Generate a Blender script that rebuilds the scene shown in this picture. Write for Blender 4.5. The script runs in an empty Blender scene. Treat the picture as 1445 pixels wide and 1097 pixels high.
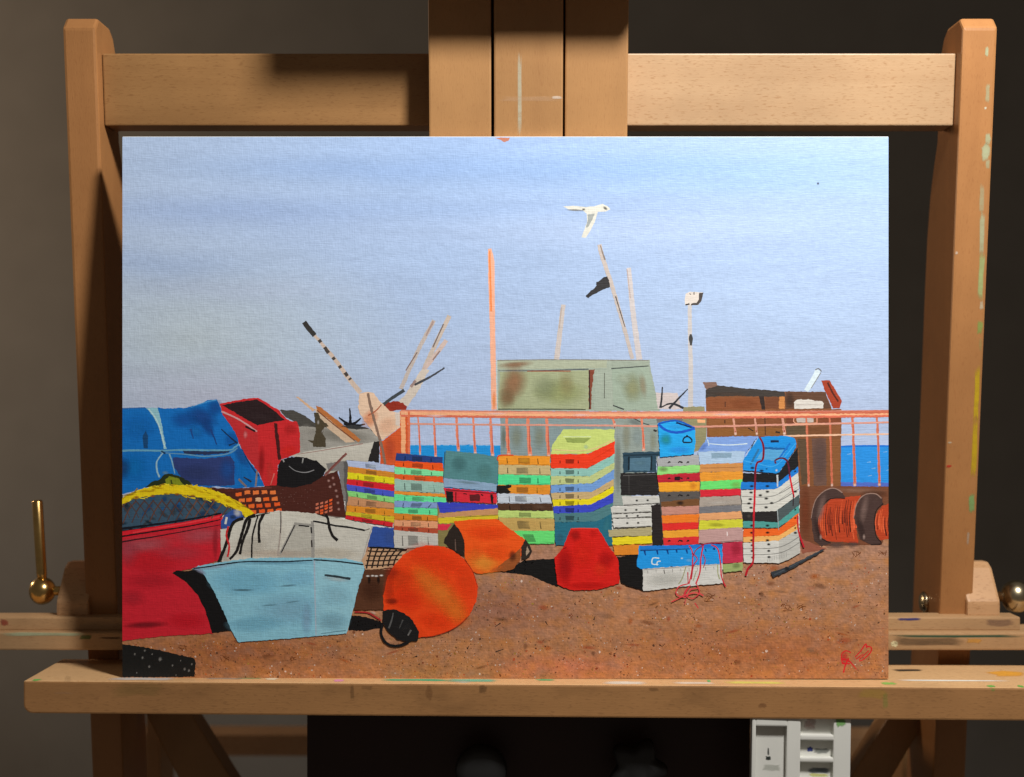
import bpy, bmesh, math, random
from mathutils import Vector, Matrix, noise

random.seed(7)
S = 0.42 / 1081.0            # metres per photo pixel on the plane of the painting
D = 0.75                     # camera to painting
def X(px, y=0.0): return (px - 722.5) * S * (D + y) / D
def Z(py, y=0.0): return (548.5 - py) * S * (D + y) / D
def lin(c):
    return tuple(((v / 255.0) / 12.92 if v <= 10 else ((v / 255.0 + 0.055) / 1.055) ** 2.4) for v in c[:3])

scene = bpy.context.scene
C = scene.collection

# ------------------------------------------------------------------ camera
cam = bpy.data.cameras.new('camera')
cam.sensor_width = 36.0
cam.lens = 36.0 * D / (2 * 722.5 * S)
cam.clip_start = 0.01; cam.clip_end = 50
cam.dof.use_dof = True; cam.dof.focus_distance = D; cam.dof.aperture_fstop = 4.5
camo = bpy.data.objects.new('camera', cam); C.objects.link(camo)
camo.location = (0, -D, 0); camo.rotation_euler = (math.radians(90), 0, 0)
scene.camera = camo

# ------------------------------------------------------------------ light: dim room, one shaded lamp up on the right
world = bpy.data.worlds.new('World'); scene.world = world; world.use_nodes = True
bg = world.node_tree.nodes['Background']
bg.inputs[0].default_value = (1.0, 0.84, 0.70, 1); bg.inputs[1].default_value = 0.075
sp = bpy.data.lights.new('studio_lamp', 'SPOT')
sp.energy = 30.0; sp.color = (1.0, 0.965, 0.925)
sp.shadow_soft_size = 0.052; sp.spot_size = math.radians(88); sp.spot_blend = 0.8
spo = bpy.data.objects.new('studio_lamp', sp); C.objects.link(spo)
LAMP = Vector((0.25, -0.43, 0.53))
spo.location = LAMP
spo.rotation_euler = (Vector((0.05, 0.0, 0.06)) - LAMP).to_track_quat('-Z', 'Y').to_euler()

# warm room lamp far off to the left, by the wall
wl = bpy.data.lights.new('room_lamp', 'POINT'); wl.energy = 33.0; wl.color = (1.0, 0.74, 0.52); wl.shadow_soft_size = 0.12
wlo = bpy.data.objects.new('room_lamp', wl); C.objects.link(wlo); wlo.location = (-1.75, 1.10, 0.45)

scene.view_settings.view_transform = 'Standard'
scene.view_settings.look = 'None'
scene.view_settings.exposure = 0.13
scene.view_settings.gamma = 1.0
scene.render.engine = 'CYCLES'
scene.cycles.transparent_max_bounces = 48
scene.cycles.max_bounces = 8
scene.cycles.use_denoising = True

# ------------------------------------------------------------------ node helpers
class NT:
    def __init__(self, name):
        self.m = bpy.data.materials.new(name); self.m.use_nodes = True
        self.t = self.m.node_tree; self.n = self.t.nodes
        self.b = self.n['Principled BSDF']; self.out = self.n['Material Output']
    def node(self, kind, **kw):
        n = self.n.new(kind)
        for k, v in kw.items(): setattr(n, k, v)
        return n
    def link(self, a, b): self.t.links.new(a, b)
    def val(self, sock, v):
        if hasattr(v, 'links') or hasattr(v, 'is_linked'): self.link(v, sock)
        else: sock.default_value = v
    def math(self, op, a, b=0.0, clamp=False):
        n = self.node('ShaderNodeMath', operation=op); n.use_clamp = clamp
        self.val(n.inputs[0], a); self.val(n.inputs[1], b); return n.outputs[0]
    def coords(self, scale=(1, 1, 1), rnd=False, rot=(0, 0, 0)):
        tc = self.node('ShaderNodeTexCoord'); src = tc.outputs['Object']
        if rnd:
            oi = self.node('ShaderNodeObjectInfo')
            mu = self.math('MULTIPLY', oi.outputs['Random'], 7.3)
            ad = self.node('ShaderNodeVectorMath', operation='ADD')
            self.link(src, ad.inputs[0]); self.link(mu, ad.inputs[1]); src = ad.outputs[0]
        mp = self.node('ShaderNodeMapping'); mp.inputs['Scale'].default_value = scale
        mp.inputs['Rotation'].default_value = rot
        self.link(src, mp.inputs[0]); return mp.outputs[0]
    def noise(self, vec, scale=1.0, detail=3.0, rough=0.55, dist=0.0):
        n = self.node('ShaderNodeTexNoise')
        n.inputs['Scale'].default_value = scale; n.inputs['Detail'].default_value = detail
        n.inputs['Roughness'].default_value = rough; n.inputs['Distortion'].default_value = dist
        self.link(vec, n.inputs['Vector']); return n.outputs[0]
    def ramp(self, fac, stops):
        r = self.node('ShaderNodeValToRGB'); e = r.color_ramp.elements
        while len(e) < len(stops): e.new(0.5)
        for i, (p, c) in enumerate(stops):
            e[i].position = p; e[i].color = (*c, 1) if len(c) == 3 else c
        self.link(fac, r.inputs[0]); return r.outputs[0]
    def mix(self, fac, a, b, mode='MIX'):
        n = self.node('ShaderNodeMix', data_type='RGBA', blend_type=mode)
        self.val(n.inputs[0], fac)
        for s, v in ((n.inputs[6], a), (n.inputs[7], b)):
            if isinstance(v, tuple): s.default_value = (*v[:3], 1)
            else: self.link(v, s)
        return n.outputs[2]
    def bump(self, h, strength=0.3, dist=0.001, prev=None):
        n = self.node('ShaderNodeBump'); n.inputs['Strength'].default_value = strength
        n.inputs['Distance'].default_value = dist; self.link(h, n.inputs['Height'])
        if prev: self.link(prev, n.inputs['Normal'])
        return n.outputs[0]

def wood(name, axis, base, dark, rough=0.42, flecks=0.55, grime=0.0):
    """beech: faint growth bands, short darker flecks lying along the grain"""
    t = NT(name)
    def sc(a, c):
        v = [c, c, c]; v[axis] = a; return tuple(v)
    band = t.noise(t.coords(sc(3, 45), True), 1.0, 4, 0.6, 0.6)
    fine = t.noise(t.coords(sc(40, 1500), True), 1.0, 2, 0.6)
    fl = t.noise(t.coords(sc(300, 1500), True), 1.0, 1.5, 0.5)
    blot = t.noise(t.coords((14, 14, 14), True), 1.0, 4, 0.6)
    mid = tuple((a * 0.75 + b * 0.25) for a, b in zip(base, dark))
    col = t.ramp(band, [(0.25, mid), (0.5, base), (0.78, tuple(min(1, v * 1.07) for v in base))])
    col = t.mix(t.math('MULTIPLY', fine, 0.30), col, mid)
    f = t.ramp(fl, [(0.585, (0, 0, 0)), (0.69, (1, 1, 1))])
    col = t.mix(t.math('MULTIPLY', f, flecks), col, dark)
    b2 = t.ramp(blot, [(0.3, (0.84, 0.83, 0.82)), (0.7, (1.06, 1.06, 1.06))])
    col = t.mix(1.0, col, b2, 'MULTIPLY')
    if grime:
        g = t.ramp(t.noise(t.coords((22, 22, 60), True), 1.0, 5, 0.65), [(0.50, (0, 0, 0)), (0.75, (1, 1, 1))])
        col = t.mix(t.math('MULTIPLY', g, grime), col, tuple(v * 0.35 for v in dark))
    t.link(col, t.b.inputs['Base Color'])
    t.b.inputs['Roughness'].default_value = rough
    t.b.inputs['Specular IOR Level'].default_value = 0.35
    n = t.bump(fine, 0.25, 0.0002); n = t.bump(fl, 0.2, 0.00015, n)
    t.link(n, t.b.inputs['Normal'])
    return t.m

BEECH, FLECK = (0.52, 0.300, 0.150), (0.27, 0.12, 0.045)
wood_x = wood('beech_along', 0, BEECH, FLECK)
wood_bar_lit = wood('beech_bar_lit', 0, (0.47, 0.305, 0.170), (0.30, 0.15, 0.06))
wood_bar_dim = wood('beech_bar_dim', 0, (0.335, 0.176, 0.066), (0.17, 0.07, 0.022), flecks=0.4)
wood_lit_top = wood('beech_lit_top', 0, (0.66, 0.410, 0.200), (0.36, 0.18, 0.07))
wood_rail = wood('beech_rail', 0, (0.44, 0.265, 0.130), (0.24, 0.12, 0.05), 0.5, 0.35, 0.25)
wood_z = wood('beech_mast', 2, (0.395, 0.207, 0.080), FLECK, flecks=0.25)
wood_u = wood('beech_upright', 2, (0.385, 0.176, 0.062), (0.24, 0.09, 0.03), flecks=0.25)
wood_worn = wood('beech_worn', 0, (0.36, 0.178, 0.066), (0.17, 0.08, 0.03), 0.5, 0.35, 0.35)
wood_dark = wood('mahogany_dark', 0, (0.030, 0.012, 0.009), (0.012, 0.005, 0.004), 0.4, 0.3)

def simple(name, col, rough=0.4, metal=0.0, var=0.12, scale=60, bump=0.0):
    t = NT(name)
    n = t.noise(t.coords((scale,) * 3, True), 1.0, 4, 0.6)
    c = t.ramp(n, [(0.3, tuple(v * (1 - var) for v in col)), (0.7, tuple(min(1, v * (1 + var)) for v in col))])
    t.link(c, t.b.inputs['Base Color'])
    t.b.inputs['Roughness'].default_value = rough; t.b.inputs['Metallic'].default_value = metal
    if bump: t.link(t.bump(n, bump, 0.0005), t.b.inputs['Normal'])
    return t.m
brass = simple('brass', (0.66, 0.44, 0.16), 0.24, 1.0, 0.15, 150)
nickel = simple('aged_brass', (0.55, 0.46, 0.30), 0.26, 1.0, 0.15, 150)
black_plastic = simple('black_plastic', (0.012, 0.012, 0.012), 0.45)
white_plastic = simple('palette_plastic', (0.66, 0.66, 0.61), 0.35, 0, 0.04, 30, 0.05)
wall_mat = simple('wall_paint', (0.155, 0.148, 0.134), 0.9, 0, 0.06, 14, 0.3)
board_white = simple('gessoed_board', (0.78, 0.77, 0.74), 0.7, 0, 0.05, 300, 0.2)

# ------------------------------------------------------------------ mesh helpers
def link(name, me, mat=None, parent=None):
    o = bpy.data.objects.new(name, me); C.objects.link(o)
    if mat and me: me.materials.append(mat)
    if parent: o.parent = parent
    return o
def from_bm(name, bm, mat, parent, smooth=False):
    bmesh.ops.recalc_face_normals(bm, faces=bm.faces)
    me = bpy.data.meshes.new(name); bm.to_mesh(me); bm.free()
    if smooth:
        for p in me.polygons: p.use_smooth = True
    return link(name, me, mat, parent)
def add_box(bm, x0, x1, y0, y1, z0, z1):
    v = [bm.verts.new((x, y, z)) for x in (x0, x1) for y in (y0, y1) for z in (z0, z1)]
    for f in ((0, 1, 3, 2), (4, 6, 7, 5), (0, 4, 5, 1), (2, 3, 7, 6), (0, 2, 6, 4), (1, 5, 7, 3)):
        bm.faces.new([v[i] for i in f])
def bevel(bm, w, seg=2):
    bmesh.ops.bevel(bm, geom=bm.edges[:] + bm.verts[:], offset=w, segments=seg, profile=0.6, affect='EDGES')
def box(name, x0, x1, y0, y1, z0, z1, mat, parent, bev=0.0012, xf=None):
    bm = bmesh.new(); add_box(bm, x0, x1, y0, y1, z0, z1)
    if bev: bevel(bm, bev)
    if xf:
        for v in bm.verts: v.co = xf(v.co)
    return from_bm(name, bm, mat, parent)
def prism(name, prof, a0, a1, mat, parent, axis='x', bev=0.0012, xf=None):
    """profile extruded along x (profile is y,z) or along y (profile is x,z)"""
    bm = bmesh.new()
    mk = (lambda p, a: (a, p[0], p[1])) if axis == 'x' else (lambda p, a: (p[0], a, p[1]))
    A = [bm.verts.new(mk(p, a0)) for p in prof]; B = [bm.verts.new(mk(p, a1)) for p in prof]
    bm.faces.new(A); bm.faces.new(B[::-1])
    for i in range(len(prof)):
        j = (i + 1) % len(prof); bm.faces.new((A[i], B[i], B[j], A[j]))
    bmesh.ops.recalc_face_normals(bm, faces=bm.faces)
    if bev:
        es = [e for e in bm.edges if len(e.link_faces) == 2 and e.calc_face_angle(0) > 0.5]
        bmesh.ops.bevel(bm, geom=es, offset=bev, segments=2, profile=0.6, affect='EDGES')
    if xf:
        for v in bm.verts: v.co = xf(v.co)
    return from_bm(name, bm, mat, parent)
def lathe(name, prof, mat, parent, M, seg=32):
    """profile (r, h) turned round the local z axis, then placed by matrix M"""
    bm = bmesh.new(); rings = []
    for r, h in prof:
        rings.append([bm.verts.new((r * math.cos(2 * math.pi * k / seg), r * math.sin(2 * math.pi * k / seg), h)) for k in range(seg)])
    for a, b in zip(rings, rings[1:]):
        for k in range(seg):
            bm.faces.new((a[k], a[(k + 1) % seg], b[(k + 1) % seg], b[k]))
    bm.faces.new(rings[0][::-1]); bm.faces.new(rings[-1])
    bmesh.ops.transform(bm, matrix=M, verts=bm.verts)
    return from_bm(name, bm, mat, parent, True)
def along(p, q):
    p, q = Vector(p), Vector(q)
    return Matrix.Translation(p) @ (q - p).to_track_quat('Z', 'Y').to_matrix().to_4x4()

# ------------------------------------------------------------------ wall
bm = bmesh.new(); add_box(bm, -4, 4, 2.0, 2.1, -2.0, 2.6)
wall = from_bm('wall', bm, wall_mat, None)
wall['kind'] = 'structure'; wall['label'] = 'plain grey-brown wall behind the easel'

# ------------------------------------------------------------------ easel
easel = link('easel', None); easel.location = (0, 0, 0)
easel['category'] = 'easel'
easel['label'] = 'beech studio easel with wide ledge, brass clamp knobs and paint smears'
ZP = 0.1373
LEAN = 0.125
def frame(co): return Vector((co.x, co.y + LEAN * (ZP - co.z), co.z))
YU = 0.0170          # front of the uprights, in the leaning frame

def upright(x0, x1):
    t = 0.2068
    prof = [(0, -0.36), (0, t - 0.0065), (0.0065, t), (0.028, t), (0.035, t - 0.004), (0.039, t - 0.012),
            (0.040, t - 0.03), (0.040, 0.145), (0.045, 0.132), (0.050, 0.115), (0.053, 0.09), (0.054, 0.05), (0.054, -0.36)]
    return prism('upright', [(YU + a, b) for a, b in prof], x0, x1, wood_u, easel, 'x', 0.0016, frame)
ul = upright(-0.2495, -0.2312)
ur = upright(0.2503, 0.2695)
XI0, XI1 = -0.2312, 0.2503
for a_, b_, w_ in ((XI0 + 0.0003, 0.0085, wood_bar_dim), (0.0089, XI1 - 0.0003, wood_bar_lit)):      # split behind the mast; lamp's falloff put into dim left, bright right tints
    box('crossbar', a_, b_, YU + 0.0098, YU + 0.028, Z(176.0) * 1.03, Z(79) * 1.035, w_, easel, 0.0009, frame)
MF = 0.0045
mast = []
for a, b, dy in ((604.5, 693.2, 0.0022), (697.0, 794.6, 0.0), (797.6, 886.8, 0.0022)):
    mast.append(box('mast_board', X(a), X(b), MF + dy, YU + 0.0095, -0.36, 0.34, wood_z, easel, 0.0010, frame))
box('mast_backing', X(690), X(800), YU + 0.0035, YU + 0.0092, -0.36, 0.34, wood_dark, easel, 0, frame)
# upper canvas clamp, standing out from the mast above the picture's top edge
clamp = box('canvas_clamp', -0.086, 0.080, -0.0335, 0.006, 0.2215, 0.245, wood_x, easel, 0.002, frame)

lathe('screw_hole', [(0.0009, 0), (0.0009, 0.0002)], black_plastic, ul, along((XI0, YU + 0.034 + LEAN * (ZP - 0.1875), 0.1875), (XI0 + 0.01, YU + 0.034 + LEAN * (ZP - 0.1875), 0.1875)), 12)
# ledge the painting stands on
LZ = Z(958) - 0.0002
def ledge_xf(co):
    a, r = math.radians(-1.1), math.radians(0.16)
    x, y, z = co.x - 0.05, co.y, co.z
    return Vector((0.05 + x * math.cos(a) - y * math.sin(a), x * math.sin(a) + y * math.cos(a), z - x * math.tan(r)))
hz = 0.0176
lx = -0.2645
lp = [(lx, LZ), (0.36, LZ), (0.36, LZ - hz)]
for k in range(6):
    an = math.radians(-90 - 18 * k); lp.append((lx + 0.005 + 0.005 * math.cos(an), LZ - hz + 0.005 + 0.005 * math.sin(an)))
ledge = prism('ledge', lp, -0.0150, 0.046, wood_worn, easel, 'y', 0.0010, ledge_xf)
ledge.data.materials.append(wood_lit_top)          # top faces coloured paler to carry the lamplight; front is grimy, kept darker
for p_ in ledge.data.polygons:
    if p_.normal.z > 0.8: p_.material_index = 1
# two rails of the tray behind it
ry0, ry1 = 0.040, 0.033
rail_a = box('tray_rail', -0.36, X(1440, ry0), ry0, ry0 + 0.016, Z(890.5, ry0), Z(871, ry0), wood_rail, easel, 0.0010)
rail_b = box('tray_rail', -0.36, 0.36, ry1, ry1 + 0.030, Z(918, ry1), Z(893, ry1), wood_rail, easel, 0.0010)

# clamp blocks with brass bolts outside the uprights
yb = 0.046
def block(px0, px1, flip):
    y0 = yb
    prof = [(y0, Z(872, y0)), (y0, Z(849, y0)), (y0 + 0.014, Z(806, y0)), (y0 + 0.020, Z(799, y0)), (y0 + 0.028, Z(799, y0)), (y0 + 0.028, Z(872, y0))]
    return prism('clamp_block', prof, X(px0, y0), X(px1, y0), wood_x, easel, 'x', 0.0018)
bl = block(79, 124.5, 0); br = block(1365, 1412, 1)
yk = 0.060
def ball(px, py, r, mat):
    pr = []
    for k in range(15):
        a = -math.pi / 2 + math.pi * (k + 0.35) / 14.7
        pr.append((max(0.0006, r * math.cos(a)), r * 0.93 * math.sin(a)))
    return lathe('clamp_knob', pr, mat, easel, Matrix.Translation((X(px, yk), yk, Z(py, yk))) @ Matrix.Rotation(math.radians(90), 4, 'Y'))
kl = ball(60, 834, 0.0082, brass); kr = ball(1434, 842, 0.0098, nickel)
lathe('bolt', [(0.0028, 0), (0.0028, 0.012)], brass, easel, along((X(66, yk), yk, Z(834, yk)), (X(84, yk), yk, Z(834, yk))))
lathe('bolt', [(0.0030, 0), (0.0030, 0.016)], nickel, easel, along((X(1408, yk), yk, Z(842, yk)), (X(1430, yk), yk, Z(842, yk))))
p, q = Vector((X(59.5, yk), yk, Z(820, yk))), Vector((X(52.5, yk), yk, Z(706, yk)))
h = (q - p).length
lathe('handle', [(0.0026, 0), (0.0030, h * 0.1), (0.0031, h - 0.001), (0.0024, h)], brass, kl, along(p, q))
# bolt head on the inner side of the right upright
xi = XI1 - 0.0002
lathe('bolt_head', [(0.0066, 0), (0.0064, 0.0012), (0.0048, 0.0026), (0.002, 0.0034)], nickel, easel,
      along((xi, 0.078, Z(850, 0.078)), (xi - 0.01, 0.078, Z(850, 0.078))))

# the base below the ledge: drawer box, braces, rear members
yd = 0.030
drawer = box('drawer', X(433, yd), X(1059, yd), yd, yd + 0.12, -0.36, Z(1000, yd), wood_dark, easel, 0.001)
def knob(px, py, star):
    yy = yd
    M = along((X(px, yy), yy, Z(py, yy)), (X(px, yy), yy - 0.05, Z(py, yy)))
    o = lathe('drawer_knob', [(0.006, 0), (0.006, 0.010), (0.012, 0.013), (0.0145, 0.018), (0.0135, 0.023), (0.008, 0.0255)], black_plastic, easel, M, 40)
    if star:
        for v in o.data.vertices:
            d = v.co - Vector((X(px, yy), yy, Z(py, yy)))
            if d.y < -0.011:
                a = math.atan2(d.z, d.x); s = 1.0 + 0.20 * math.cos(5 * a + 0.6)
                v.co.x = X(px, yy) + d.x * s; v.co.z = Z(py, yy) + d.z * s
    return o
knob(680, 1074, False); knob(895, 1070, True)
def beam(name, pts, y0, y1, mat):
    return prism(name, [(X(a, y0), Z(b, y0)) for a, b in pts], y0, y1, mat, easel, 'y', 0.0012)
beam('brace', [(196, 990), (258, 990), (345, 1130), (268, 1130)], 0.095, 0.115, wood_z)
beam('brace', [(1322, 990), (1268, 990), (1180, 1130), (1240, 1130)], 0.095, 0.115, wood_z)
beam('rear_rail', [(130, 1037), (1340, 1040), (1340, 1070), (130, 1067)], 0.30, 0.33, wood_x)
beam('rear_leg', [(206, 1005), (226, 1005), (226, 1150), (206, 1150)], 0.20, 0.24, wood_z)
beam('rear_leg', [(1276, 985), (1309, 985), (1306, 1150), (1272, 1150)], 0.20, 0.24, wood_z)

# ------------------------------------------------------------------ paint materials
def paint_material(name, glaze, weave=1.0, rough=0.48):
    t = NT(name)
    at = t.node('ShaderNodeAttribute', attribute_name='Col')
    streak = t.noise(t.coords((70, 70, 420)), 1.0, 4, 0.6, 0.4)
    mott = t.noise(t.coords((230, 230, 260)), 1.0, 3, 0.6)
    v1 = t.ramp(streak, [(0.28, (0.95, 0.95, 0.955)), (0.5, (1, 1, 1)), (0.75, (1.035, 1.03, 1.03))])
    v2 = t.ramp(mott, [(0.3, (0.95, 0.95, 0.95)), (0.7, (1.04, 1.04, 1.04))])
    col = t.mix(1.0, at.outputs['Color'], v1, 'MULTIPLY'); col = t.mix(1.0, col, v2, 'MULTIPLY')
    # canvas weave: two crossing sets of uneven threads
    fx = t.noise(t.coords((1500, 10, 150)), 1.0, 2, 0.55)
    fz = t.noise(t.coords((150, 10, 1500)), 1.0, 2, 0.55)
    lump = t.noise(t.coords((420, 10, 420)), 1.0, 2, 0.5)
    hgt = t.math('ADD', t.math('ADD', fx, t.math('MULTIPLY', fz, 1.25)), lump)
    n = t.bump(hgt, 0.27 * weave, 0.00042)
    n = t.bump(mott, 0.20, 0.0004, n)
    # thin paint lets the thread tops show a little lighter
    g = t.math('MULTIPLY_ADD', hgt, 0.10 * weave); g.node.inputs[2].default_value = 1.0 - 0.16 * weave
    col = t.mix(1.0, col, g, 'MULTIPLY')
    t.link(col, t.b.inputs['Base Color']); t.link(n, t.b.inputs['Normal'])
    t.b.inputs['Roughness'].default_value = rough
    t.b.inputs['Specular IOR Level'].default_value = 0.25
    if glaze:
        a = at.outputs['Alpha']
        inv = t.math('SUBTRACT', 1.0, a)
        k = t.math('MULTIPLY', t.math('MULTIPLY', a, inv), 1.8)
        nn = t.math('SUBTRACT', t.math('ADD', t.math('MULTIPLY', streak, 0.6), t.math('MULTIPLY', mott, 0.4)), 0.5)
        f = t.math('ADD', a, t.math('MULTIPLY', k, nn), True)
        t.link(f, t.b.inputs['Alpha'])
    return t.m
PAINT = paint_material('oil_paint', False)
GLAZE = paint_material('oil_paint_thin', True)
SMEAR = paint_material('dried_paint_smear', True, 0.0)

# ------------------------------------------------------------------ painting
painting = link('painting', None)
painting['category'] = 'painting'
painting['label'] = 'painted canvas board of a fishing beach with crates, buoys and boats on the ledge'
PXC = X(713.25); PZ0 = Z(958); PW, PH = 0.42, 0.297
painting.location = (PXC, 0, PZ0)
GAIN = 1.16

bm = bmesh.new()
add_box(bm, -PW / 2, PW / 2, 0.0002, 0.0036, 0, PH + 0.0003)
bevel(bm, 0.0003)
from_bm('canvas_board', bm, board_white, painting)

REG = {'P': (0, 0, 1.0), 'A': (165, 540, 4.985), 'B': (165, 740, 4.985), 'C': (410, 430, 4.985), 'D': (300, 560, 4.985),
       'E': (270, 700, 4.985), 'F': (490, 720, 4.985), 'G': (480, 600, 6.094), 'H': (610, 600, 6.094), 'I': (690, 580, 5.483),
       'J': (850, 580, 5.483), 'K': (970, 590, 4.989), 'L': (1090, 520, 3.917), 'M': (670, 270, 3.326), 'N': (760, 720, 4.817),
       'O': (900, 390, 4.661), 'Q': (950, 760, 4.516)}
def px(reg, p):
    x0, y0, s = REG[reg]; return (x0 + p[0] / s, y0 + p[1] / s)
def canvas(p):
    """photo pixel -> metres on the canvas (takes out the photo's slight keystone)"""
    x, y = p
    top = 191.5 + 6.0 * ((x - 713) / 543.0) ** 2
    v = (y - top) / (958.0 - top)
    xl, xr = 170 + 6 * v, 1255 - 3 * v
    u = (x - xl) / (xr - xl)
    u = min(1.0, max(0.0, u)); v = min(1.0, max(0.0, v))
    return ((u - 0.5) * PW, (1 - v) * PH)
LEVELS = []
def level_for(pts):
    xs = [p[0] for p in pts]; ys = [p[1] for p in pts]
    b = (min(xs), min(ys), max(xs), max(ys)); l = 0
    for bb, ll in LEVELS:
        if ll > l and bb[0] < b[2] and b[0] < bb[2] and bb[1] < b[3] and b[1] < bb[3]: l = ll
    LEVELS.append((b, l + 1)); return l + 1
MOTIFS = []
class Motif:
    def __init__(self, name, parent=None, label=None):
        self.v, self.f, self.c, self.mi = [], [], [], []
        self.me = bpy.data.meshes.new(name)
        self.o = link(name, self.me, None, parent.o if parent else painting)
        self.me.materials.append(PAINT); self.me.materials.append(GLAZE)
        if label: self.o['label'] = label
        MOTIFS.append(self)
    def add(self, pts, faces, cols, glaze=False, lv=None):
        lv = lv or level_for(pts)
        n = len(self.v); y = -lv * 0.000004
        for p in pts:
            a, b = canvas(p); self.v.append((a, y, b))
        self.c += cols
        self.f += [tuple(i + n for i in f) for f in faces]; self.mi += [1 if glaze else 0] * len(faces)
    def col(self, c, a=1.0):
        l = lin(c); return (min(0.9, l[0] * GAIN), min(0.9, l[1] * GAIN), min(0.9, l[2] * GAIN), a)
    def poly(self, reg, pts, c, jit=0.85, a=1.0, c2=None, axis=1, lv=None):
        P = [px(reg, p) for p in pts]; out = []
        sd = random.uniform(0, 500)
        for i, p in enumerate(P):
            q = P[(i + 1) % len(P)]
            L = math.hypot(q[0] - p[0], q[1] - p[1]); n = max(1, int(L / 2.4))
            for k in range(n):
                t = k / n; x = p[0] + (q[0] - p[0]) * t; y = p[1] + (q[1] - p[1]) * t
                if jit:
                    x += jit * 1.5 * noise.noise((x * 0.31, y * 0.31, sd)); y += jit * 1.5 * noise.noise((x * 0.31, y * 0.31, sd + 50))
                out.append((x, y))
        if c2:
            vals = [p[axis] for p in out]; lo, hi = min(vals), max(vals)
            cols = [self.col([u + (w - u) * ((p[axis] - lo) / max(1e-6, hi - lo)) for u, w in zip(c, c2)], a) for p in out]
        else: cols = [self.col(c, a)] * len(out)
        self.add(out, [tuple(range(len(out)))], cols, a < 1, lv)
        return self
    def stroke(self, reg, pts, w, c, taper=(1, 1), a=1.0, jit=0.35):
        """brush line, width w in photo pixels"""
        P = [px(reg, p) for p in pts]; R = []
        for i in range(len(P) - 1):
            p0, p1, p2, p3 = P[max(0, i - 1)], P[i], P[i + 1], P[min(len(P) - 1, i + 2)]
            n = max(2, int(math.hypot(p2[0] - p1[0], p2[1] - p1[1]) / 2.5))
            for k in range(n):
                t = k / n
                R.append(tuple(0.5 * (2 * p1[d] + (p2[d] - p0[d]) * t + (2 * p0[d] - 5 * p1[d] + 4 * p2[d] - p3[d]) * t * t
                                      + (3 * p1[d] - p0[d] - 3 * p2[d] + p3[d]) * t ** 3) for d in (0, 1)))
        R.append(P[-1]); m = len(R); pts2, fs = [], []
        for i, r in enumerate(R):
            a0, b0 = R[max(0, i - 1)], R[min(m - 1, i + 1)]
            dx, dy = b0[0] - a0[0], b0[1] - a0[1]; L = math.hypot(dx, dy) or 1
            t = i / (m - 1); hw = 0.5 * w * (taper[0] + (taper[1] - taper[0]) * t)
            e1, e2 = hw + random.uniform(-jit, jit) * min(1, w / 4), hw + random.uniform(-jit, jit) * min(1, w / 4)
            pts2 += [(r[0] - dy / L * e1, r[1] + dx / L * e1), (r[0] + dy / L * e2, r[1] - dx / L * e2)]
            if i: fs.append((2 * i - 2, 2 * i - 1, 2 * i + 1, 2 * i))
        self.add(pts2, fs, [self.col(c, a)] * len(pts2), a < 1)
        return self
    def smudge(self, reg, cx, cy, rx, ry, ang, c, a=0.8):
        """soft-edged dab; centre and radii in region units"""
        s = REG[reg][2]; x0, y0 = px(reg, (cx, cy)); rx /= s; ry /= s; rx *= 1.15; ry *= 1.15; a = a if rx < 4 else a * 0.82
        ca, sa = math.cos(math.radians(ang)), math.sin(math.radians(ang)); seg = 20
        pts, cols, fs = [(x0, y0)], [self.col(c, a)], []
        for r, al in ((0.22, 0.94), (0.45, 0.70), (0.7, 0.34), (1.0, 0.0)):
            b = len(pts)
            for k in range(seg):
                t = 2 * math.pi * k / seg; rr = r * (1 + 0.16 * noise.noise((math.cos(t) * 1.5 + x0, math.sin(t) * 1.5 + y0, r)))
                u, v = rx * rr * math.cos(t), ry * rr * math.sin(t)
                pts.append((x0 + u * ca - v * sa, y0 + u * sa + v * ca)); cols.append(self.col(c, a * al))
                if b == 1: fs.append((0, 1 + k, 1 + (k + 1) % seg))
                else: fs.append((b - seg + k, b + k, b + (k + 1) % seg, b - seg + (k + 1) % seg))
        self.add(pts, fs, cols, True)
        return self
    def build(self):
        self.me.from_pydata(self.v, [], self.f)
        at = self.me.color_attributes.new('Col', 'FLOAT_COLOR', 'POINT')
        at.data.foreach_set('color', [x for c in self.c for x in c])
        self.me.polygons.foreach_set('material_index', self.mi)
        self.me.update()

def grid_patch(m, x0, x1, ytop, y1, nx, ny, fn, lv=1):
    pts, cols, fs = [], [], []
    for j in range(ny + 1):
        for i in range(nx + 1):
            x = x0 + (x1 - x0) * i / nx; yt = ytop(x); y = yt + (y1 - yt) * j / ny
            pts.append((x, y)); cols.append(m.col(fn(x, y)))
            if i and j:
                k = j * (nx + 1) + i; fs.append((k - nx - 2, k - 1, k, k - nx - 1))
    xs = [p[0] for p in pts]; ys = [p[1] for p in pts]
    LEVELS.append(((min(xs), min(ys), max(xs), max(ys)), lv))
    m.add(pts, fs, cols, False, lv)
def lerp3(a, b, t):
    t = min(1, max(0, t)); return tuple(u + (w - u) * t for u, w in zip(a, b))
def fbm(x, y, z=0.0):
    return noise.fractal((x, y, z), 0.9, 2.1, 4, noise_basis='PERLIN_ORIGINAL')

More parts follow.
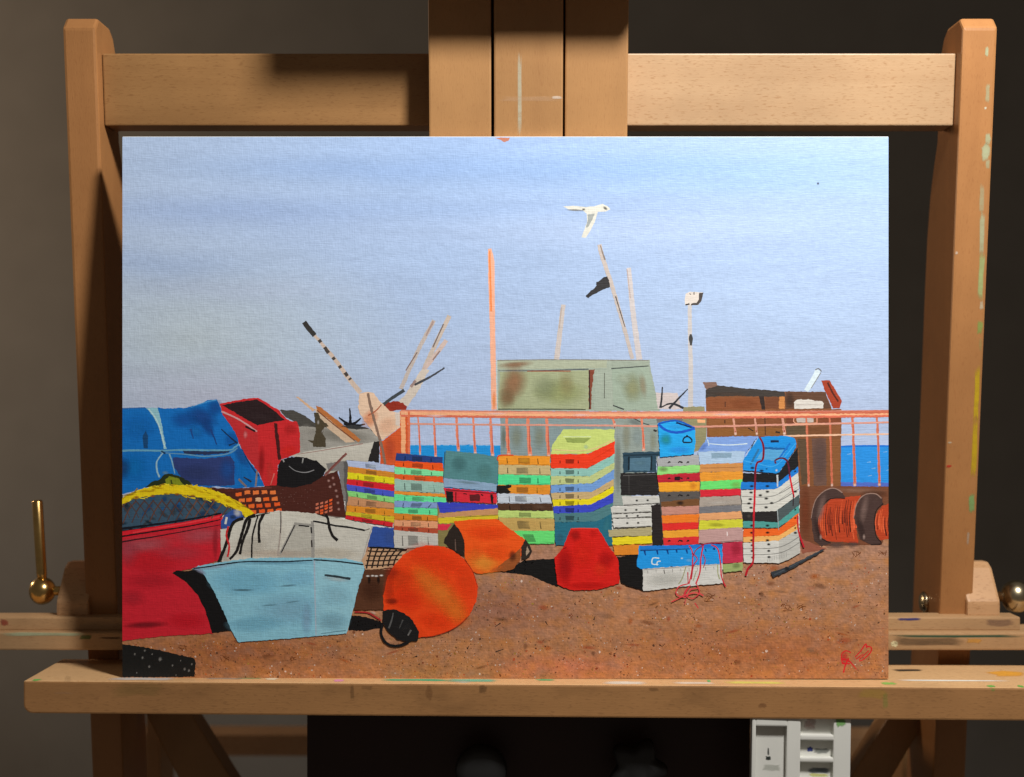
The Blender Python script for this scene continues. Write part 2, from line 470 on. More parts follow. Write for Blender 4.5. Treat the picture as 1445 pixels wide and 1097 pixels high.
# --- sky
sky = Motif('painted_sky', None, 'pale blue brushed sky filling the upper half of the picture')
def sky_col(x, y):
    t = (y - 195) / 440.0
    c = lerp3((158, 187, 235), (174, 197, 237), min(1, t * 1.5))
    c = lerp3(c, (181, 198, 236), (t - 0.6) * 2)
    c = lerp3(c, (184, 204, 238), (620 - x) / 520.0 * (1.0 - 0.6 * abs(t - 0.35)))  # left side painted lighter to make up for the lamp's falloff
    d = math.hypot((x - 270) / 330.0, (y - 480) / 150.0)
    c = lerp3(c, (188, 203, 216), (1.0 - d) * 0.85)
    d = math.hypot((x - 300) / 240.0, (y - 560) / 60.0)
    c = lerp3(c, (184, 190, 216), (1.0 - d) * 0.8)
    for cx, cy, rx, ry, col, a in ((980, 236, 380, 26, (138, 178, 236), 0.75), (1080, 262, 260, 18, (146, 184, 238), 0.6), (330, 300, 280, 26, (150, 176, 228), 0.7),
                                   (520, 238, 280, 22, (140, 172, 228), 0.6), (230, 375, 170, 30, (150, 176, 226), 0.6), (640, 330, 300, 24, (172, 196, 240), 0.5), (930, 320, 300, 40, (186, 206, 244), 0.6),
                                   (760, 292, 420, 16, (152, 182, 234), 0.45), (330, 410, 180, 18, (172, 188, 220), 0.7), (1120, 420, 240, 60, (182, 206, 246), 0.5)):
        dx, dy = (x - cx) / rx, (y - cy + 5 * fbm(x * 0.01, cy)) / ry
        q = dx * dx + dy * dy
        if q < 4: c = lerp3(c, col, a * 0.75 * math.exp(-q * 1.4))
    n = fbm(x * 0.006, y * 0.05, 3.0); m2 = fbm(x * 0.02, y * 0.14, 9.0)
    c = lerp3(c, (170, 196, 234), 0.35 * (x - 760) / 500.0 * max(0, 1 - t))  # top right toned down where the lamplight would clip
    return tuple(v * k * (1 + 0.020 * n + 0.010 * m2) for v, k in zip(c, (0.935, 0.930, 0.905)))
def sky_top(x): return 191.5 + 6.0 * ((x - 713) / 543.0) ** 2
grid_patch(sky, 168, 1257, sky_top, 700, 200, 110, sky_col)
sky.poly('P', [(697, 192.5), (719, 192.5), (717, 196.5), (711, 199), (706, 196)], (190, 120, 90), 0.6, 0.8)
sky.smudge('P', 1155, 261, 2.0, 2.0, 0, (70, 75, 90), 0.9)

# --- sea
sea = Motif('painted_sea', None, 'strip of bright blue sea behind the railing')
sea0 = sea; sea.poly('P', [(570, 628), (640, 627), (720, 628), (721, 700), (570, 700)], (30, 140, 212), 0.8)
sea = Motif('painted_sea', None, 'patch of deeper blue sea right of the shed')
sea.poly('L', [(370, 432), (480, 433), (655, 432), (655, 660), (370, 660)], (40, 138, 218), 0.6)
sea.stroke('L', [(370, 437), (500, 434), (655, 437)], 2.6, (28, 112, 205))
sea.poly('L', [(372, 632), (655, 638), (655, 660), (370, 660)], (92, 112, 200), 0.6, 0.7)
for a, b in ((520, 525), (545, 560), (525, 600), (625, 570), (635, 545), (410, 480), (610, 470)):
    sea.stroke('L', [(a, b), (a + 22, b - 3)], 1.3, (140, 190, 235), (0.4, 1), 0.75)
for k in range(12):
    a = 578 + k * 12; sea0.stroke('P', [(a, 628 + random.uniform(-.5, .8)), (a + 8, 628)], 1.2, (110, 185, 230), (1, .4), 0.8)

# --- shingle
ground = Motif('painted_shingle', None, 'brown stippled shingle beach along the bottom of the picture')
def gr_col(x, y):
    t = (y - 770) / 190.0
    c = lerp3((164, 122, 98), (170, 115, 74), t)
    c = lerp3(c, (150, 92, 58), (1 - math.hypot((x - 330) / 200, (y - 920) / 40)))
    c = lerp3(c, (170, 118, 84), (1 - math.hypot((x - 930) / 260, (y - 860) / 40)) * 0.9)
    c = lerp3(c, (160, 96, 60), (1 - math.hypot((x - 1080) / 260, (y - 920) / 50)) * 0.8)
    c = lerp3(c, (188, 112, 84), (1 - math.hypot((x - 800) / 120, (y - 940) / 24)) * 0.8)
    c = lerp3(c, (138, 92, 74), (1 - math.hypot((x - 690) / 160, (y - 860) / 50)) * 0.8)
    n = fbm(x * 0.022, y * 0.05, 1.0); n2 = fbm(x * 0.11, y * 0.16, 5.0); n3 = fbm(x * 0.05, y * 0.07, 17.0)
    n4 = fbm(x * 0.35, y * 0.45, 31.0)
    c = tuple(v * (1 + 0.06 * n + 0.10 * n2 + 0.16 * n4) for v in c)
    return lerp3(c, (184, 118, 60), 0.6 * n3) if n3 > 0 else lerp3(c, (156, 118, 102), -0.5 * n3)
grid_patch(ground, 168, 1257, lambda x: 755.0, 960, 540, 105, gr_col, 2)

for t in range(60):            # larger scumbled pebbles
    x = random.uniform(300, 1245); y = random.uniform(800, 950)
    if x < 540 and y < 905: continue
    ground.smudge('P', x, y, random.uniform(3, 12), random.uniform(1.5, 5), random.uniform(-20, 20), random.choice([(190, 102, 44), (140, 84, 50), (192, 128, 96), (150, 112, 84), (176, 84, 50), (122, 80, 54)]), .6)
for x, y in ((1000, 845), (1107, 856), (1130, 857), (1208, 783), (1244, 782), (1002, 842), (1110, 860), (260, 915), (320, 930), (415, 930)):
    for t in range(7): ground.stroke('P', [(x + random.uniform(-7, 7), y + random.uniform(-5, 5)), (x + random.uniform(-7, 7), y + random.uniform(-5, 5))], 1.1, (112, 62, 30), (1, .4), .8)
for x, y, dx, dy in ((707, 879, -8, 6), (660, 916, 3, -5), (700, 920, 12, -4), (590, 926, -6, 2), (770, 877, 3, 5), (838, 875, 2, -6), (1010, 892, 5, -3), (690, 835, 4, -2), (930, 910, 5, 3)):
    ground.stroke('P', [(x, y), (x + dx, y + dy)], 1.8, (44, 34, 30), (1, .3), .9)


# --- far left: hill, debris, hull
deb = Motif('painted_debris', None, 'grey mound with planks and dark weeds behind the red box')
deb.poly('D', [(470, 95), (560, 92), (640, 128), (720, 180), (830, 205), (1000, 213), (1110, 222), (1160, 240), (1150, 300), (600, 300), (590, 180), (520, 150)], (72, 70, 66))
deb.poly('D', [(590, 205), (720, 212), (850, 212), (1000, 228), (1110, 225), (1180, 300), (1150, 335), (540, 420), (580, 370)], (152, 150, 143))
deb.smudge('D', 900, 270, 220, 50, 6, (125, 122, 112), 0.7); deb.smudge('D', 660, 280, 60, 80, 0, (168, 165, 158), 0.8)
deb.poly('D', [(585, 0), (603, 0), (722, 92), (705, 103)], (202, 168, 138), 0.5)
deb.poly('D', [(715, 85), (750, 85), (1005, 318), (940, 322), (800, 210)], (196, 172, 146), 0.5)
deb.poly('D', [(730, 62), (762, 72), (900, 180), (1045, 300), (1030, 318), (980, 290), (860, 190), (735, 90)], (176, 108, 58), 0.5)
deb.stroke('D', [(735, 95), (850, 190), (1000, 305)], 1.6, (120, 70, 45))
deb.poly('D', [(713, 110), (745, 108), (760, 150), (790, 180), (820, 205), (785, 215), (778, 260), (798, 290), (796, 352), (712, 352), (705, 325), (668, 305), (715, 305), (728, 230), (720, 160)], (72, 64, 48))
deb.smudge('D', 744, 178, 9, 16, 0, (165, 160, 155), 0.9); deb.smudge('D', 775, 240, 6, 16, 20, (150, 146, 140), 0.9)
for p in ((888, 143), (965, 78), (1043, 148), (1074, 190), (922, 188)):
    deb.stroke('D', [(968, 200), ((968 + p[0]) / 2 + 3, (200 + p[1]) / 2 + 4), p], 4.2, (24, 25, 30), (1.2, 0.35))
deb.poly('D', [(900, 205), (1000, 195), (1100, 218), (1000, 225)], (50, 52, 54))
hull = Motif('painted_white_hull', None, 'off-white boat hull in the distance with a black opening')
hull.poly('D', [(545, 412), (640, 390), (760, 366), (900, 345), (1140, 316), (1120, 400), (1095, 455), (945, 447), (860, 560), (770, 520), (690, 460), (600, 430)], (190, 188, 178), c2=(176, 172, 160))
hull.stroke('D', [(600, 405), (800, 372), (1060, 328)], 1.4, (150, 120, 112), (0.6, 1))
hull.poly('D', [(800, 470), (945, 448), (962, 560), (950, 720), (920, 740), (890, 520), (820, 520)], (120, 118, 116))
hull.poly('D', [(925, 455), (950, 450), (965, 600), (955, 700), (930, 640)], (88, 86, 86))
hull.poly('D', [(1138, 312), (1176, 312), (1172, 460), (1095, 450)], (36, 34, 34))

# --- left poles and orange post
pol = Motif('painted_poles', None, 'thin weathered poles leaning against the sky')
pol.stroke('C', [(150, 195), (300, 370), (400, 505), (492, 618)], 5.6, (196, 178, 164), (0.75, 1.25))
pol.stroke('C', [(92, 122), (125, 165), (168, 216)], 7.6, (52, 50, 48), (0.9, 0.9))
for a, b, r in ((205, 255, 12), (252, 318, 26), (302, 377, 11), (347, 436, 11), (391, 488, 16), (418, 520, 7)):
    pol.stroke('C', [(a - r * 0.55, b - r * 0.8), (a + r * 0.55, b + r * 0.8)], 5.5, (70, 64, 60), (0.9, 0.9))
pol.stroke('C', [(1008, 105), (900, 310), (775, 590)], 5.6, (182, 172, 166))
pol.stroke('C', [(1003, 112), (950, 215)], 3.4, (160, 138, 132), (1, .5)); pol.stroke('C', [(890, 330), (810, 460)], 1.6, (120, 100, 95))
pol.stroke('C', [(1117, 72), (1010, 290), (930, 470), (860, 640)], 6.4, (188, 175, 164))
pol.stroke('C', [(1095, 245), (1010, 360), (940, 450)], 6.0, (195, 176, 168))
pol.stroke('C', [(1075, 130), (1000, 295)], 1.8, (110, 100, 98)); pol.stroke('C', [(1050, 320), (1000, 385)], 2.2, (140, 118, 112))
pol.poly('C', [(920, 450), (975, 450), (900, 600), (825, 710), (740, 690), (800, 640)], (198, 188, 176))
pol.stroke('C', [(1083, 440), (980, 505), (870, 560)], 3.2, (66, 68, 74), (0.7, 1.1))
pol.stroke('C', [(800, 598), (720, 650), (650, 702)], 4.6, (62, 68, 72), (1, 1)); pol.stroke('C', [(880, 530), (845, 575)], 4.0, (150, 128, 122))
post = Motif('painted_orange_post', None, 'orange painted post with a peach tarpaulin beside the railing')
post.poly('C', [(650, 955), (770, 860), (768, 744), (832, 744), (836, 1045), (745, 1050), (750, 1180), (640, 1180), (625, 960)], (206, 88, 42), c2=(196, 82, 44))
post.poly('C', [(485, 622), (540, 612), (580, 615), (640, 690), (700, 742), (768, 760), (772, 858), (650, 950), (600, 920), (540, 840), (490, 765), (477, 720)], (218, 188, 162))
post.smudge('C', 560, 800, 50, 70, 30, (222, 150, 108), 0.9); post.smudge('C', 680, 850, 70, 60, -30, (226, 186, 156), 0.8)
post.poly('C', [(735, 758), (770, 750), (770, 855), (740, 845)], (205, 192, 180))
post.poly('C', [(660, 708), (690, 685), (740, 675), (790, 687), (820, 716), (812, 742), (760, 738), (700, 748)], (140, 46, 32), 0.9)
post.stroke('C', [(545, 620), (565, 720), (610, 880), (645, 1000), (668, 1120)], 3.6, (128, 104, 90))
post.stroke('C', [(640, 700), (600, 745), (545, 778)], 1.6, (165, 90, 62)); post.stroke('C', [(578, 720), (572, 765)], 1.6, (120, 100, 88))
post.poly('C', [(772, 748), (808, 752), (812, 1045), (782, 1045)], (232, 166, 120)); post.stroke('C', [(824, 760), (828, 1040)], 2.2, (206, 96, 62))
post.smudge('C', 700, 1010, 40, 90, 0, (188, 82, 52), 0.7)

# --- green kiosk, masts, bird
kio = Motif('painted_kiosk', None, 'rust-streaked pale green cabin behind the railing')
kio.poly('M', [(103, 790), (400, 786), (820, 790), (826, 838), (868, 1030), (100, 1030)], (152, 164, 150))
kio.poly('I', [(88, 40), (500, 40), (985, 40), (985, 720), (90, 400)], (128, 146, 148), 0.5)
kio.poly('J', [(80, 40), (450, 40), (450, 330), (170, 730), (80, 730)], (140, 152, 146), 0.5)
kio.poly('M', [(118, 845), (535, 838), (540, 1022), (108, 1022)], (156, 164, 130))
kio.poly('M', [(104, 792), (620, 788), (620, 826), (104, 832)], (164, 172, 150)); kio.smudge('M', 190, 810, 80, 16, -4, (150, 108, 80), 0.8)
kio.smudge('M', 180, 900, 60, 90, 12, (150, 108, 78), 0.95); kio.smudge('M', 150, 970, 40, 50, 0, (128, 92, 62), 0.7); kio.smudge('M', 400, 940, 120, 60, 0, (158, 166, 112), 0.8)
kio.smudge('M', 430, 900, 40, 70, 0, (156, 146, 102), 0.5); kio.smudge('M', 330, 920, 60, 60, 0, (140, 150, 120), 0.5)
kio.poly('M', [(622, 792), (640, 792), (650, 1022), (560, 1022), (562, 842), (618, 836)], (156, 168, 154))
kio.poly('M', [(642, 826), (812, 818), (862, 1024), (652, 1024)], (150, 166, 150)); kio.smudge('M', 740, 920, 50, 70, 0, (150, 152, 112), 0.8); kio.smudge('M', 790, 910, 18, 60, -8, (156, 138, 110), 0.6)
kio.smudge('M', 700, 880, 40, 30, 0, (172, 184, 164), 0.8)
kio.poly('M', [(534, 834), (561, 834), (548, 930), (545, 1020), (535, 1020)], (124, 66, 48)); kio.stroke('M', [(537, 838), (539, 1018)], 1.6, (45, 35, 34))
kio.stroke('M', [(110, 838), (300, 838), (534, 832)], 1.6, (70, 76, 84), (0.4, 1)); kio.stroke('M', [(245, 841), (450, 841)], 1.4, (150, 88, 66)); kio.stroke('M', [(640, 830), (815, 818)], 1.5, (70, 76, 74))
kio.stroke('M', [(110, 1020), (350, 1020), (520, 1022)], 1.6, (78, 84, 66)); kio.stroke('M', [(608, 850), (608, 970)], 1.0, (80, 82, 72)); kio.stroke('M', [(103, 790), (104, 1022)], 1.6, (176, 196, 196))
kio.stroke('M', [(105, 790), (400, 787), (815, 792)], 1.3, (130, 128, 118)); kio.stroke('M', [(648, 1003), (700, 1022)], 1.8, (62, 66, 66))
for a, b, r1, r2 in ((215, 200, 50, 100), (390, 200, 50, 100)): kio.smudge('I', a, b, r1, r2, 0, (138, 142, 118), 0.55)
kio.smudge('I', 115, 200, 20, 90, 0, (112, 120, 108), 0.8); kio.smudge('J', 185, 200, 34, 130, 0, (150, 150, 126), 0.6); kio.smudge('J', 390, 230, 28, 90, 0, (148, 148, 122), 0.5)
kio.smudge('J', 270, 200, 40, 80, 0, (150, 166, 166), 0.7); kio.smudge('J', 120, 420, 25, 220, 0, (122, 130, 124), 0.8); kio.smudge('J', 250, 85, 60, 25, 20, (120, 128, 128), 0.7)
kio.stroke('J', [(235, 50), (300, 85), (365, 108)], 1.3, (62, 64, 66)); kio.stroke('J', [(395, 145), (420, 155)], 3.0, (50, 48, 46))
mst = Motif('painted_masts', None, 'pale and orange masts rising above the cabin')
mst.poly('M', [(60, 266), (76, 264), (91, 325), (94, 600), (103, 1022), (78, 1022), (70, 640), (62, 420)], (226, 168, 140), 0.4)
mst.stroke('M', [(68, 275), (72, 420), (76, 560)], 3.0, (228, 132, 76), (0.8, 0.9)); mst.smudge('M', 90, 980, 8, 45, 0, (228, 148, 90), 0.9)
mst.stroke('M', [(415, 528), (400, 650), (384, 786)], 7.0, (190, 182, 178), (0.85, 1.1)); mst.stroke('M', [(406, 540), (396, 640)], 2.0, (172, 160, 152))
mst.stroke('M', [(722, 356), (742, 560), (772, 788)], 7.0, (194, 188, 188), (0.9, 1.2)); mst.stroke('M', [(714, 362), (730, 500)], 1.3, (176, 160, 155))
mst.stroke('M', [(584, 246), (600, 310), (640, 430), (690, 600), (740, 784)], 6.2, (186, 176, 170), (1.0, 0.85)); mst.stroke('M', [(588, 250), (610, 318)], 2.6, (132, 120, 112), (0.5, 1))
mst.stroke('M', [(660, 490), (705, 635)], 1.8, (88, 80, 76), (1, 0.6))
mst.poly('M', [(624, 394), (636, 445), (602, 455), (570, 475), (530, 497), (519, 490), (545, 462), (571, 440), (570, 424), (600, 404)], (50, 49, 51))
bird = Motif('painted_gull', None, 'white gull gliding above the masts')
bird.poly('M', [(412, 66), (460, 63), (520, 69), (560, 66), (600, 55), (622, 66), (636, 80), (612, 92), (577, 92), (562, 140), (540, 185), (520, 214), (500, 211), (526, 140), (525, 102), (505, 84), (440, 80)], (206, 206, 196), 0.3)
bird.poly('M', [(528, 105), (562, 100), (550, 130), (530, 165), (520, 165), (530, 130)], (150, 156, 154), 0.3); bird.smudge('M', 470, 84, 45, 5, 3, (120, 116, 104), 0.9); bird.smudge('M', 612, 76, 13, 7, 40, (92, 92, 88), 0.95)
bird.smudge('M', 510, 80, 8, 5, 0, (90, 84, 76), 0.9)

# --- lamp mast, weeds and shed on the right
lampm = Motif('painted_floodlight', None, 'tall pale floodlight mast above the railing')
lampm.stroke('O', [(342, 188), (343, 400), (348, 600), (346, 862)], 6.6, (190, 186, 185), (0.8, 1.05))
lampm.poly('O', [(314, 112), (345, 100), (430, 106), (420, 158), (400, 186), (312, 190), (308, 160)], (208, 200, 192), 0.4)
lampm.poly('O', [(404, 106), (431, 106), (419, 160), (398, 188), (350, 189), (352, 178), (388, 172), (400, 150)], (72, 66, 64), 0.4)
lampm.stroke('O', [(313, 186), (340, 180)], 2.2, (52, 48, 48)); lampm.stroke('O', [(370, 102), (370, 120)], 1.4, (70, 66, 64)); lampm.stroke('O', [(340, 112), (350, 118)], 1.2, (90, 86, 84))
lampm.poly('O', [(342, 380), (354, 378), (363, 410), (354, 456), (343, 452), (334, 410)], (62, 62, 62), 0.4)
lampm.poly('O', [(118, 762), (262, 766), (285, 872), (130, 872)], (196, 186, 184)); lampm.poly('O', [(300, 858), (438, 858), (442, 900), (300, 900)], (140, 136, 104))
for pts in ([(162, 725), (156, 800), (148, 864)], [(328, 740), (270, 800), (205, 868)], [(148, 862), (220, 835), (300, 866)]):
    lampm.stroke('O', pts, 3.2, (48, 50, 54), (0.5, 1.1))
lampm.poly('J', [(620, 50), (812, 50), (800, 235), (760, 300), (705, 320), (620, 200)], (138, 134, 100), 0.5)
lampm.poly('J', [(735, 66), (795, 68), (795, 92), (735, 90)], (228, 168, 120), 0.3); lampm.poly('J', [(415, 60), (480, 45), (625, 50), (620, 85), (420, 90)], (112, 110, 108))
shed = Motif('painted_shed', None, 'brown boarded shed with dark roof and rusty wheel')
shed.poly('O', [(445, 775), (970, 760), (1232, 766), (1275, 880), (1338, 880), (1338, 1070), (980, 1070), (455, 1056)], (128, 80, 50), 0.5)
shed.poly('L', [(0, 265), (378, 265), (376, 658), (148, 660), (100, 380), (0, 380)], (122, 78, 48), 0.5)
shed.poly('O', [(425, 697), (515, 694), (532, 742), (450, 748)], (126, 98, 86))
shed.poly('O', [(446, 745), (528, 717), (700, 738), (965, 760), (968, 796), (760, 792), (640, 786), (445, 796)], (64, 58, 54))
shed.smudge('O', 600, 775, 150, 14, 2, (84, 70, 62), 0.8)
shed.poly('O', [(452, 800), (796, 800), (820, 876), (452, 876)], (130, 76, 46)); shed.stroke('O', [(574, 825), (574, 860)], 1.3, (70, 44, 34)); shed.smudge('O', 700, 840, 90, 30, 0, (142, 82, 50), 0.8)
shed.poly('O', [(796, 792), (830, 792), (836, 878), (814, 878)], (50, 40, 38)); shed.poly('O', [(836, 798), (930, 798), (928, 874), (836, 874)], (110, 66, 44))
shed.poly('O', [(930, 795), (964, 795), (966, 874), (926, 874)], (196, 130, 72)); shed.poly('O', [(970, 760), (1100, 764), (1232, 768), (1268, 874), (972, 876)], (94, 66, 50)); shed.smudge('O', 1000, 820, 30, 50, 0, (70, 54, 46), 0.8)
shed.poly('O', [(1028, 832), (1050, 814), (1120, 816), (1210, 826), (1222, 842), (1220, 874), (1030, 876)], (206, 202, 194)); shed.stroke('O', [(1040, 850), (1210, 850)], 1.4, (176, 168, 160), (1, .5))
shed.stroke('O', [(1186, 622), (1150, 690), (1106, 758)], 7.6, (204, 220, 228), (1, 0.9)); shed.stroke('O', [(1168, 622), (1188, 612), (1208, 632)], 1.5, (110, 112, 112)); shed.stroke('O', [(1204, 640), (1140, 740)], 1.2, (130, 132, 130))
shed.poly('O', [(1207, 692), (1236, 690), (1262, 690), (1300, 755), (1340, 825), (1325, 874), (1282, 874), (1250, 800), (1225, 745)], (156, 62, 40)); shed.stroke('O', [(1248, 705), (1285, 780), (1318, 830)], 2.4, (78, 36, 30))
for pts, c in (([(75, 322), (182, 320), (185, 370), (78, 372)], (90, 74, 54)), ([(135, 392), (190, 392), (192, 640), (160, 648), (150, 520)], (88, 70, 52)), ([(216, 390), (296, 390), (296, 652), (228, 652)], (102, 76, 66)),
               ([(325, 395), (372, 395), (370, 650), (330, 650)], (130, 84, 50)), ([(200, 325), (305, 325), (305, 372), (205, 372)], (112, 72, 44)), ([(75, 272), (120, 272), (118, 308), (75, 310)], (112, 64, 44)),
               ([(252, 272), (376, 272), (376, 305), (256, 308)], (122, 68, 44)), ([(322, 320), (374, 318), (372, 365), (322, 370)], (134, 84, 52))):
    shed.poly('L', pts, c)
shed.poly('L', [(133, 276), (228, 274), (226, 302), (134, 302)], (182, 172, 164))
shed.poly('O', [(462, 930), (640, 930), (640, 985), (462, 988)], (136, 86, 50)); shed.poly('O', [(465, 1002), (960, 1000), (955, 1050), (470, 1052)], (134, 88, 46)); shed.poly('O', [(650, 930), (955, 930), (955, 985), (650, 985)], (126, 76, 48))
shed.smudge('L', 260, 500, 40, 120, 0, (100, 80, 76), 0.7); shed.stroke('O', [(835, 930), (838, 1045)], 1.4, (74, 48, 34)); shed.stroke('O', [(725, 1000), (760, 1020)], 1.5, (62, 44, 34)); shed.stroke('O', [(905, 1025), (935, 1032)], 2.6, (56, 44, 36)); shed.stroke('O', [(572, 945), (572, 968)], 1.6, (66, 44, 32))
wallp = Motif('painted_low_wall', None, 'dark brown low wall beneath the railing on the right')
wallp.poly('L', [(148, 655), (380, 655), (655, 660), (655, 800), (600, 980), (148, 985)], (112, 68, 46)); wallp.smudge('L', 480, 680, 150, 16, 2, (150, 112, 92), 0.7); wallp.smudge('L', 180, 800, 30, 150, 0, (120, 62, 38), 0.8); wallp.smudge('L', 560, 700, 80, 24, 0, (86, 56, 42), 0.8)
wallp.poly('L', [(148, 940), (260, 985), (300, 1000), (160, 1025)], (142, 84, 66))

# --- railing
rail = Motif('painted_railing', None, 'peach-orange railing crossing the picture in front of the sea')
def rl(x): return 577.5 + (x - 565) / 690.0 * 3.0 + 1.2 * math.sin((x - 565) / 690.0 * math.pi)
n = 44
tops = [(566 + (1257 - 566) * k / n, rl(566 + (1257 - 566) * k / n)) for k in range(n + 1)]
for bx, w in ((591.5, 2.2), (613.6, 2.8), (645.6, 3.4), (669, 3.2), (693.8, 3.8), (716.6, 4.2), (746.4, 4.6), (773, 4.2), (801, 0), (866, 3.4), (906.5, 3.2), (931, 0), (1036, 2.6), (1066, 2.6), (1105, 3.2), (1139, 2.6), (1171.8, 2.6), (1204, 3.4), (1238.6, 3.2)):
    if not w: continue
    y1 = {591.5: 641, 613.6: 645, 645.6: 636, 669: 640, 693.8: 643, 716.6: 642, 746.4: 643, 773: 644}.get(bx, 636 if bx < 920 else 614 if bx < 1110 else 687)
    if bx == 866: y1 = 600
    c = (216, 128, 100) if bx < 1000 else (206, 150, 130) if bx < 1110 else (196, 112, 84)
    rail.stroke('P', [(bx - 1.5, 588), (bx + .8 * random.uniform(-1, 1), (588 + y1) / 2), (bx + 1.8, y1)], w, c, (0.9, 1.2), 1, 0.6)
    rail.stroke('P', [(bx + 0.6, 600), (bx + 1.2, (600 + y1) / 2 + 4), (bx + 1.6, y1 - 6)], w * 0.42, (186, 86, 66), (0.5, 1))
    rail.smudge('P', bx + 1.6, y1 - 1.5, w * 0.7, 2.4, 0, (236, 206, 190), 0.8)
rail.stroke('P', [(575, 597.5), (690, 598.5), (860, 600), (980, 602), (1105, 600), (1257, 598)], 2.6, (206, 146, 128), (1, 1), 1, 0.4)
rail.stroke('P', [(1105, 616), (1180, 615), (1257, 614.5)], 2.6, (222, 180, 150), (1, 0.8), 1, 0.4)
rail.stroke('L', [(60, 318), (180, 314), (290, 312)], 1.6, (216, 160, 134)); rail.stroke('L', [(245, 270), (245, 308)], 1.4, (216, 140, 112)); rail.stroke('L', [(120, 270), (126, 306), (245, 306)], 1.3, (216, 156, 128))
rail.poly('P', tops + [(x, y + 10) for x, y in tops[::-1]], (226, 156, 122), 0.5)
rail.stroke('P', [(x, y + 8.7) for x, y in tops[::4]], 3.0, (202, 104, 80), (0.9, 1), 1, 0.7); rail.stroke('P', [(x, y + 0.9) for x, y in tops[::4]], 1.6, (190, 118, 104), (0.9, 1), 1, 0.4)
rail.stroke('P', [(x, y + 5.4) for x, y in tops[::4]], 2.6, (236, 172, 128), (1, .8), 1, 0.7)
for a, b in ((1020, 585), (1160, 584), (615, 586), (820, 585), (700, 583)): rail.smudge('P', a, b, 16, 1.8, 0, (232, 206, 204), 0.8)
rail.stroke('P', [(1080, rl(1080) + 2.5), (1160, rl(1160) + 3), (1257, rl(1257) + 3)], 4.2, (190, 102, 78), (0.5, 1), 1, 0.7)
rail.stroke('P', [(577, 580), (577.5, 600), (577.5, 640)], 3.0, (214, 112, 74))

# --- spools
for parts in (([(210, 830), (218, 780), (240, 720), (290, 675), (340, 664), (385, 688), (398, 722), (320, 724), (270, 770), (245, 860), (262, 935), (320, 968), (270, 988), (228, 960)],
               [(325, 720), (400, 716), (486, 708), (462, 770), (455, 850), (472, 972), (300, 956), (256, 930), (242, 860), (262, 780)], (255, 470), 'nearest the crates'),
              ([(448, 830), (462, 760), (490, 715), (530, 695), (575, 698), (604, 722), (610, 752), (572, 790), (560, 850), (570, 930), (598, 972), (540, 978), (480, 945)],
               [(604, 766), (652, 748), (652, 946), (592, 952), (566, 910), (562, 850), (574, 800)], (570, 650), 'cut by the right edge')):
    sp_ = Motif('painted_cable_spool', None, 'rusty spool of orange cable ' + parts[3])
    sp_.poly('L', parts[1], (176, 64, 34)); x0, x1 = parts[2]
    k = x0
    while k < x1:
        yt = 726 if x0 < 400 else 766; b = random.uniform(-6, 6)
        if x0 < 400: ya, ye = yt + max(0, (330 - k) * 0.5), 955 - max(0, (300 - k) * 0.5)
        else: ya, ye = yt + max(0, (590 - k) * 0.9) + 8, 940
        if ye > ya + 30:
            f0, f1 = random.uniform(0, 0.35), random.uniform(0.55, 1)
            q = [(k + 9 - 12 * math.sin(math.pi * t) + b * 0.3, ya + (ye - ya) * t) for t in (f0, (f0 + f1) / 2, f1)]
            sp_.stroke('L', q, random.uniform(0.8, 1.9), random.choice([(60, 24, 20), (92, 34, 22), (206, 88, 48), (214, 96, 58)]), (0.4, 1))
        k += random.uniform(5, 10)
    sp_.poly('L', parts[0], (70, 52, 48)); sp_.stroke('L', [(q[0] * .985 + 5, q[1] * .99 + 9) for q in parts[0][0:6]], 1.6, (150, 122, 110), (.6, 1), .9); sp_.stroke('L', parts[0][6:12], 1.4, (40, 28, 26), (1, 1), .9); cx = (parts[0][0][0] + 30, 800)
    sp_.smudge('L', cx[0] + 26, 780, 22, 90, 12, (136, 110, 102), 0.7); sp_.smudge('L', cx[0] + 8, 890, 18, 70, -14, (60, 44, 42), 0.8); sp_.smudge('L', cx[0] + 24, 935, 8, 16, 0, (176, 150, 140), 0.6)
ground.smudge('L', 350, 980, 60, 20, 0, (96, 74, 68), 0.85); ground.smudge('L', 440, 975, 40, 16, 0, (88, 70, 66), 0.8)

